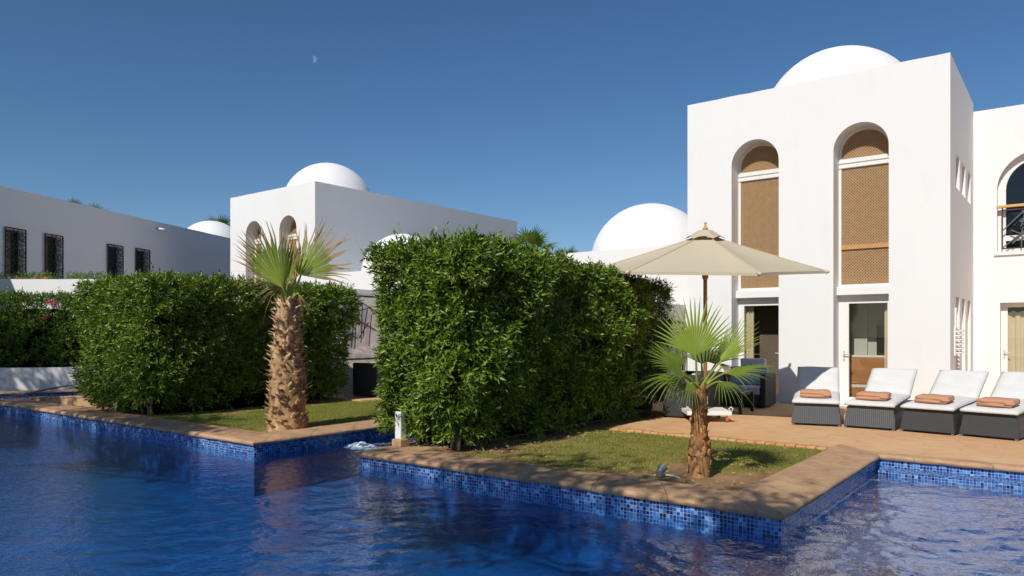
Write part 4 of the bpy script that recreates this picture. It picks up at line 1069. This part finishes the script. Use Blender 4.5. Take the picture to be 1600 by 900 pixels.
# ------------------------------------------------------------------ loungers and towels
def make_lounger(wk):
    L = thing('sun_lounger', 'x', 'sun lounger', (0, 0, 0))
    w0, w1 = .375, .335; len_ = 1.95
    b = MB()
    # tapered wicker body open underneath
    b.hexa([(-w0, 0, .03), (w0, 0, .03), (w0, .05, .03), (-w0, .05, .03), (-w1, .07, .345), (w1, .07, .345), (w1, .12, .345), (-w1, .12, .345)])
    for s in (-1, 1):
        b.hexa([(s*w0, .052, .03), (s*w0, len_, .03), (s*(w0-.045), len_, .03), (s*(w0-.045), .052, .03), (s*w1, .122, .345), (s*w1, len_-.04, .345), (s*(w1-.045), len_-.04, .345), (s*(w1-.045), .122, .345)])
    b.box(-w1+.045, .122, .30, w1-.045, len_-.06, .34)
    b.build('frame', wk, L, bevel=.012)
    for x in (-w0+.03, w0-.03):
        for y in (.03, len_-.04): MB().box(x-.018, y-.018, 0, x+.018, y+.018, .031).build('foot', 'lamp_grey', L)
    c = MB(); ys = [.035, .05, .4, .8, 1.2]; nx = 10
    def cushion(y0, y1, z, th, hw, parent, name, ang=0):
        m = MB(); nx, ny = 12, 14; V = []
        for k in (0, 1):
            for j in range(ny+1):
                for i in range(nx+1):
                    u, v = i/nx*2-1, j/ny*2-1; e = (1-abs(u)**10)*(1-abs(v)**12)
                    puff = .012*math.sin(u*2.2+v*3)+.006*math.sin(v*9+u*2)
                    V.append((u*hw*(1-.012*(1-e)), (y0+(y1-y0)*j/ny), z+(th*(.55+.45*e)+puff*e if k else th*.12*(1-e))))
        n_ = (nx+1)*(ny+1); F = []
        for j in range(ny):
            for i in range(nx):
                q = j*(nx+1)+i; F += [(q, q+nx+1, q+nx+2, q+1), (q+n_, q+n_+1, q+n_+nx+2, q+n_+nx+1)]
        for i in range(nx): F += [(i, i+1, n_+i+1, n_+i), (ny*(nx+1)+i+1, ny*(nx+1)+i, n_+ny*(nx+1)+i, n_+ny*(nx+1)+i+1)]
        for j in range(ny): F += [((j+1)*(nx+1), j*(nx+1), n_+j*(nx+1), n_+(j+1)*(nx+1)), (j*(nx+1)+nx, (j+1)*(nx+1)+nx, n_+(j+1)*(nx+1)+nx, n_+j*(nx+1)+nx)]
        m.add(V, F); o = m.build(name, 'cushion_white', parent, smooth=True); return o
    sc_ = cushion(.03, 1.28, .347, .085, .365, L, 'seat_cushion')
    bc = cushion(0, .74, 0, .085, .36, L, 'back_cushion'); bc.location = (0, 1.27, .435); bc.rotation_euler = (R(33), 0, 0); sc_.rotation_euler = (R(3.2), 0, 0)
    br = MB().box(-.33, .02, -.045, .33, .72, -.004); bo = br.build('back_frame', wk, L, bevel=.01); bo.location = (0, 1.27, .435); bo.rotation_euler = (R(33), 0, 0)
    st_ = MB(); st_.tube([(0, 1.72, .69), (0, 1.85, .32)], .014, 8); st_.build('prop', 'black_iron', L)
    return L
LG = 'sun loungers lined up on the patio'
l1 = make_lounger('wicker_rib'); l2 = copy_tree(l1)
l3 = make_lounger('wicker_fine'); l4 = copy_tree(l3)
spots = [(l1, -3.34, 12.40, 13.8, 'wicker lounger whose backrest lies in the umbrella shadow'),
         (l2, -2.57, 12.47, -1., 'ribbed wicker lounger in full sun in front of the wood panelled glass door'),
         (l3, -1.78, 12.46, -9., 'smooth dark wicker lounger in front of the narrow tower side'),
         (l4, -1.0, 12.40, -12., 'sun lounger at the end of the row, before the wide curtained door')]
def make_towel(i):
    # folded twice: closed fold to one side, rolled layers at the other
    def loop(z0, z1, x0, x1, rl, rr):
        P = []; n = 7; h = (z1-z0)/2; zc = (z0+z1)/2
        for k in range(n+1): a = -PI/2+PI*k/n; P.append((x1-rr+math.cos(a)*rr, zc+math.sin(a)*h))
        for k in range(1, 8): t = k/8; P.append((x1-rr+(x0+rl-x1+rr)*t, z1+.004*math.sin(t*9+i)))
        for k in range(n+1): a = PI/2+PI*k/n; P.append((x0+rl+math.cos(a)*rl, zc+math.sin(a)*h))
        for k in range(1, 8): t = k/8; P.append((x0+rl+(x1-rr-x0-rl)*t, z0))
        return P
    m = MB()
    def ext(P, y0, y1):
        ny = 5; n = len(P); V = []
        for j in range(ny+1):
            for x, z in P: V.append((x+random.uniform(-.003, .003), y0+(y1-y0)*j/ny, z+random.uniform(-.002, .002)))
        F = [(j*n+k, j*n+(k+1) % n, (j+1)*n+(k+1) % n, (j+1)*n+k) for j in range(ny) for k in range(n)]+[tuple(range(n-1, -1, -1)), tuple(ny*n+k for k in range(n))]
        m.add(V, F)
    ext(loop(0, .052, -.235, .215, .026, .02), -.14, .14)
    ext(loop(.046, .104, -.225, .235, .03, .03), -.138, .135)
    ext(loop(.028, .075, .12, .243, .01, .024), -.146, .125)
    o = m.build('towel', 'towel', smooth=True)
    return o
TL = ['rust towel on the half shaded lounger', 'rust towel on the lounger in front of the glass door with wood panel', 'rust towel on the smooth dark lounger, third from the palm', 'rust towel on the end lounger farthest from the palm']
for i, (o, x, y, a, lab) in enumerate(spots):
    o.location = (x, y, .003); o.rotation_euler = (0, 0, R(a)); tag(o, lab, 'sun lounger', LG)
    tw_ = make_towel(i); an = R(a+random.uniform(-3, 3)); off = rz((-.02+.02*i, .30, 0), R(a))
    tw_.location = (x+off[0], y+off[1], .003+.349+.103); tw_.rotation_euler = (R(3.2), 0, an)
    tag(tw_, TL[i], 'towel', 'folded rust towels on the loungers')

# ------------------------------------------------------------------ wicker lounge furniture
def armchair(label, loc, a, w, d, back_h, arm_h, cmat='cushion_grey', white_top=False, name='wicker_armchair'):
    A = thing(name, label, 'armchair', loc, a, 'wicker lounge seats')
    MB().box(-w/2+.1, 0.02, .05, w/2-.1, d-.12, .26).build('base', 'wicker_dark', A, bevel=.01)
    for s in (-1, 1):
        x0, x1 = sorted((s*w/2, s*(w/2-.11))); MB().box(x0, 0, .02, x1, d, arm_h).build('arm', 'wicker_dark', A, bevel=.03, segs=3)
    MB().box(-w/2+.112, d-.115, .02, w/2-.112, d-.002, back_h).build('backrest', 'wicker_dark', A, bevel=.03, segs=3)
    MB().box(-w/2+.115, -.01, .262, w/2-.115, d-.13, .42).build('seat_cushion', cmat, A, bevel=.03, segs=3)
    MB().hexa([(-w/2+.12, d-.30, .425), (w/2-.12, d-.30, .425), (w/2-.12, d-.14, .425), (-w/2+.12, d-.14, .425), (-w/2+.12, d-.24, .80), (w/2-.12, d-.24, .80), (w/2-.12, d-.12, .80), (-w/2+.12, d-.12, .80)]).build('back_cushion', cmat, A, bevel=.035, segs=3)
    if white_top: MB().box(-w/2+.3, d-.11, .55, w/2-.2, d+.03, .97).build('pillow', 'cushion_white', A, bevel=.04, segs=3)
    for s in (-1, 1): MB().box(s*(w/2-.06)-.02, .02, 0, s*(w/2-.06)+.02, .06, .021).build('foot', 'black_iron', A)
    return A
armchair('dark wicker armchair with blue grey cushions facing the pool in umbrella shade', (-5.42, 14.62, .003), R(4), 1.02, .85, .66, .68, white_top=True)
armchair('dark wicker sofa turned sideways behind the small palm trunk', (-5.83, 12.82, .003), R(-90+5), 1.35, .62, .76, .74, name='wicker_sofa', cmat='linen') if False else None
sf = armchair('dark wicker sofa seen from behind beside the umbrella base', (-5.95, 12.72, .003), R(-90+8), 1.45, .72, .77, .77, cmat='cushion_white', name='wicker_sofa')
ac = armchair('dark wicker armchair half hidden at the hedge end', (-6.75, 13.35, .003), R(120), .85, .8, .76, .74, cmat='cushion_grey')
armchair('dark wicker sofa with grey cushions beyond the lawn of the thick palm', (-13.75, 12.05, .003), R(-86), 1.0, .85, .84, .80)
T_ = thing('coffee_table', 'low dark coffee table with glass top by the armchair', 'table', (-5.4, 13.62, .003), R(3))
MB().box(-.5, -.40, .37, .5, .40, .395).build('frame', 'wicker_dark', T_, bevel=.006)
MB().box(-.48, -.38, .396, .48, .38, .408).build('glass_top', 'table_glass', T_)
for sx_ in (-1, 1):
    for sy_ in (-1, 1): MB().box(sx_*.47-.028, sy_*.37-.028, 0, sx_*.47+.028, sy_*.37+.028, .37).build('leg', 'black_iron', T_)
cd = MB().lathe([(.03, 0), (.05, .01), (.062, .045), (.06, .085), (.045, .10), (.04, .098), (.045, .06), (.004, .03)], (-5.33, 13.42, .412), 16).build('candle_holder', 'candle_red', smooth=True)
tag(cd, 'small dark red glass candle holder on the coffee table', 'candle holder')

# garden spotlight and pipe at the small palm
sl = thing('garden_spotlight', 'grey garden spotlight on bare soil at the small palm', 'spotlight', (-3.50, 7.12, -.03), R(20))
sl.scale = (.8, .8, .85)
b = MB(); b.tube([(0, 0, .01), (.0, 0, .085), (.012, .012, .10)], [.05, .05, .05], 14); b.build('housing', 'lamp_grey', sl, smooth=False)
b = MB(); b.tube([(.012, .012, .098), (.04, .045, .135)], [.056, .062], 16); b.build('head', 'lamp_grey', sl)
b = MB(); b.tube([(.05, .05, .03), (.16, .06, .022), (.26, .03, .0)], .012, 8); b.tube([(-.05, 0, .03), (-.09, .01, .02)], .014, 8); b.build('pipe', 'pipe_white', sl, smooth=True)
po = MB().tube([(-19.3, 6.15, .03), (-17.6, 6.9, .37), (-16.2, 7.5, .65)], .024, 8).build('pool_pole', 'pole_blue', smooth=True)
tag(po, 'long blue grey pool pole leaning against the clipped hedge', 'pole')
fm = MB()
V = []; nr_, na_ = 10, 22
for i in range(nr_+1):
    for j in range(na_):
        rr = .30*(i/nr_); a = 2*PI*j/na_; hgt = .055*math.exp(-(rr/.085)**2)+.02*math.exp(-((rr-.17)/.05)**2)*(1+math.sin(5*a+1))*.6+random.uniform(-.008, .008)*(i > 0)
        V.append((rr*math.cos(a)*(1.2+.25*math.sin(3*a)), rr*math.sin(a)*(.8+.2*math.sin(2*a+1)), hgt-.034*(i/nr_)**2))
fm.add(V, [(i*na_+j, i*na_+(j+1) % na_, (i+1)*na_+(j+1) % na_, (i+1)*na_+j) for i in range(nr_) for j in range(na_)])
fo = fm.build('water_jet', 'foam', smooth=True); fo.location = (-8.62, 7.45, WZ+.004); tag(fo, 'small white bubbling jet in the canal water', 'water jet')

# ------------------------------------------------------------------ trees on the near side that shade the pool
def shade_tree(label, loc, zc, rx, ry, lean, seed):
    t = thing('shade_tree', label, 'tree', loc, 0, 'shade trees on the near side of the pool')
    b = MB(); b.tube([(lean, 0, -.1), (lean*.8, 0, zc*.3), (lean*.4, .1, zc*.65), (0, 0, zc)], [.05, .045, .04, .03], 8)
    r = np.random.default_rng(seed); k = int(10*rx)
    for q in range(9):
        a = q*2.4; z = zc*.72+q*.12; b.tube([(lean*.3*(1-q/9), .08, z), (math.cos(a)*rx*.4, math.sin(a)*ry*.5, z+.5), (math.cos(a)*rx*.8, math.sin(a)*ry*.8, z+.8)], [.03, .022, .012], 6)
    b.build('trunk', 'stem', t, smooth=True)
    cl = []
    for q in range(k):
        d_ = r.normal(0, 1, 3); d_ /= np.linalg.norm(d_); cl.append((d_*r.uniform(.3, 1)**.5*np.array([rx, ry, .6])+np.array([0, 0, zc]), r.uniform(.35, .8)))
    pts = np.concatenate([q+r.normal(0, rr*.5, (60, 3)) for q, rr in cl])
    ax = r.normal(0, 1, (len(pts), 3))+np.array([[0, 0, .3]])
    Vv, F, Tt = sprigs(pts, ax, 6, r, (.09, .15), .42, (.15, .3))
    raw_mesh('crown', Vv, F, 'leaf_hedge', t, np.repeat(Tt*.8, 5)); return t
shade_tree('leaning leafy tree on the near deck opposite the thick palm', (-12.4, -.9, 0), 6.25, 2.9, .9, -4., 1)
shade_tree('wide leafy tree on the near deck shading the pool corner', (-.8, -.9, 0), 6.15, 6.0, .8, 6.5, 2)
shade_tree('small leafy tree shading the clipped hedge foot', (-17.6, -1., 0), 6.1, 2.4, .9, -2., 3)
shade_tree('wide leafy tree shading the planter wall', (-20.4, .0, 0), 7.3, 3.4, 1.9, -1.5, 4)
shade_tree('wide leafy tree at the far end of the near deck', (-24.6, .0, 0), 7., 3.6, 1.8, -2., 5)

# ------------------------------------------------------------------ moon, sky, sun, camera
t = NT('moon_glow'); nz = t.noise(t.obj(), .35, 3)
em = t.n('ShaderNodeEmission', {'Color': t.mix(nz.outputs[0], (.12, .22, .46), (.20, .31, .55)), 'Strength': 1.0}); t.surf(em); M['moon'] = t.m
mo = MB(); V = []
nr = 14
for i in range(nr+1):
    for j in range(13):
        th_ = PI*i/nr; ph = PI*.12+PI*.88*(j/12)
        V.append((4.6*math.sin(th_)*math.cos(ph), 4.6*math.sin(th_)*math.sin(ph), 4.6*math.cos(th_)))
mo.add(V, [(i*13+j, (i+1)*13+j, (i+1)*13+j+1, i*13+j+1) for i in range(nr) for j in range(12)])
mob = mo.build('moon', 'moon', smooth=True, recalc=False); mob.location = (-825, 627, 376)
mob.rotation_euler = (R(0), R(25), math.atan2(627, -825)+PI/2+R(95))
tag(mob, 'pale half moon in the clear blue sky', 'moon')

SUN_EL, SUN_AZ = R(42), R(-6)      # sun stands behind the photographer, travelling towards +Y with a slight -X drift
sdir = Vector((math.sin(R(6))*math.cos(SUN_EL), -math.cos(R(6))*math.cos(SUN_EL), math.sin(SUN_EL)))
sl_ = bpy.data.lights.new('sun', 'SUN'); sl_.energy = 4.1; sl_.angle = R(.5); sl_.color = (1, .95, .87)
so_ = bpy.data.objects.new('sun', sl_); COL.objects.link(so_); so_.rotation_euler = sdir.to_track_quat('Z', 'Y').to_euler()
wd = bpy.data.worlds.new('World'); SC.world = wd; wd.use_nodes = True
nt = wd.node_tree; nt.nodes.clear()
sky = nt.nodes.new('ShaderNodeTexSky'); sky.sky_type = 'NISHITA'; sky.sun_disc = False
sky.sun_elevation = SUN_EL; sky.sun_rotation = math.atan2(sdir.x, sdir.y)
sky.air_density = 1.0; sky.dust_density = .1; sky.ozone_density = 6.0; sky.altitude = 0
bg = nt.nodes.new('ShaderNodeBackground'); bg.inputs[1].default_value = .082
hs = nt.nodes.new('ShaderNodeHueSaturation'); hs.inputs['Saturation'].default_value = 1.11
ow = nt.nodes.new('ShaderNodeOutputWorld'); nt.links.new(sky.outputs[0], hs.inputs['Color']); nt.links.new(hs.outputs[0], bg.inputs[0]); nt.links.new(bg.outputs[0], ow.inputs[0])

cam = bpy.data.cameras.new('camera'); co_ = bpy.data.objects.new('camera', cam); COL.objects.link(co_)
cam.sensor_width = 36; cam.lens = 1145/1600*36; cam.shift_y = 71/1600; cam.clip_start = .05; cam.clip_end = 6000
co_.location = (0, 0, 1.5); co_.rotation_euler = (R(90), 0, R(37.6))
SC.camera = co_
SC.view_settings.view_transform = 'Standard'; SC.view_settings.look = 'None'; SC.view_settings.exposure = 0; SC.view_settings.gamma = 1
SC.view_settings.use_curve_mapping = False
SC.render.engine = 'CYCLES'
SC.cycles.use_denoising = True; SC.cycles.max_bounces = 8; SC.cycles.transparent_max_bounces = 12; SC.cycles.caustics_reflective = False; SC.cycles.caustics_refractive = False
SC.cycles.sample_clamp_indirect = 6
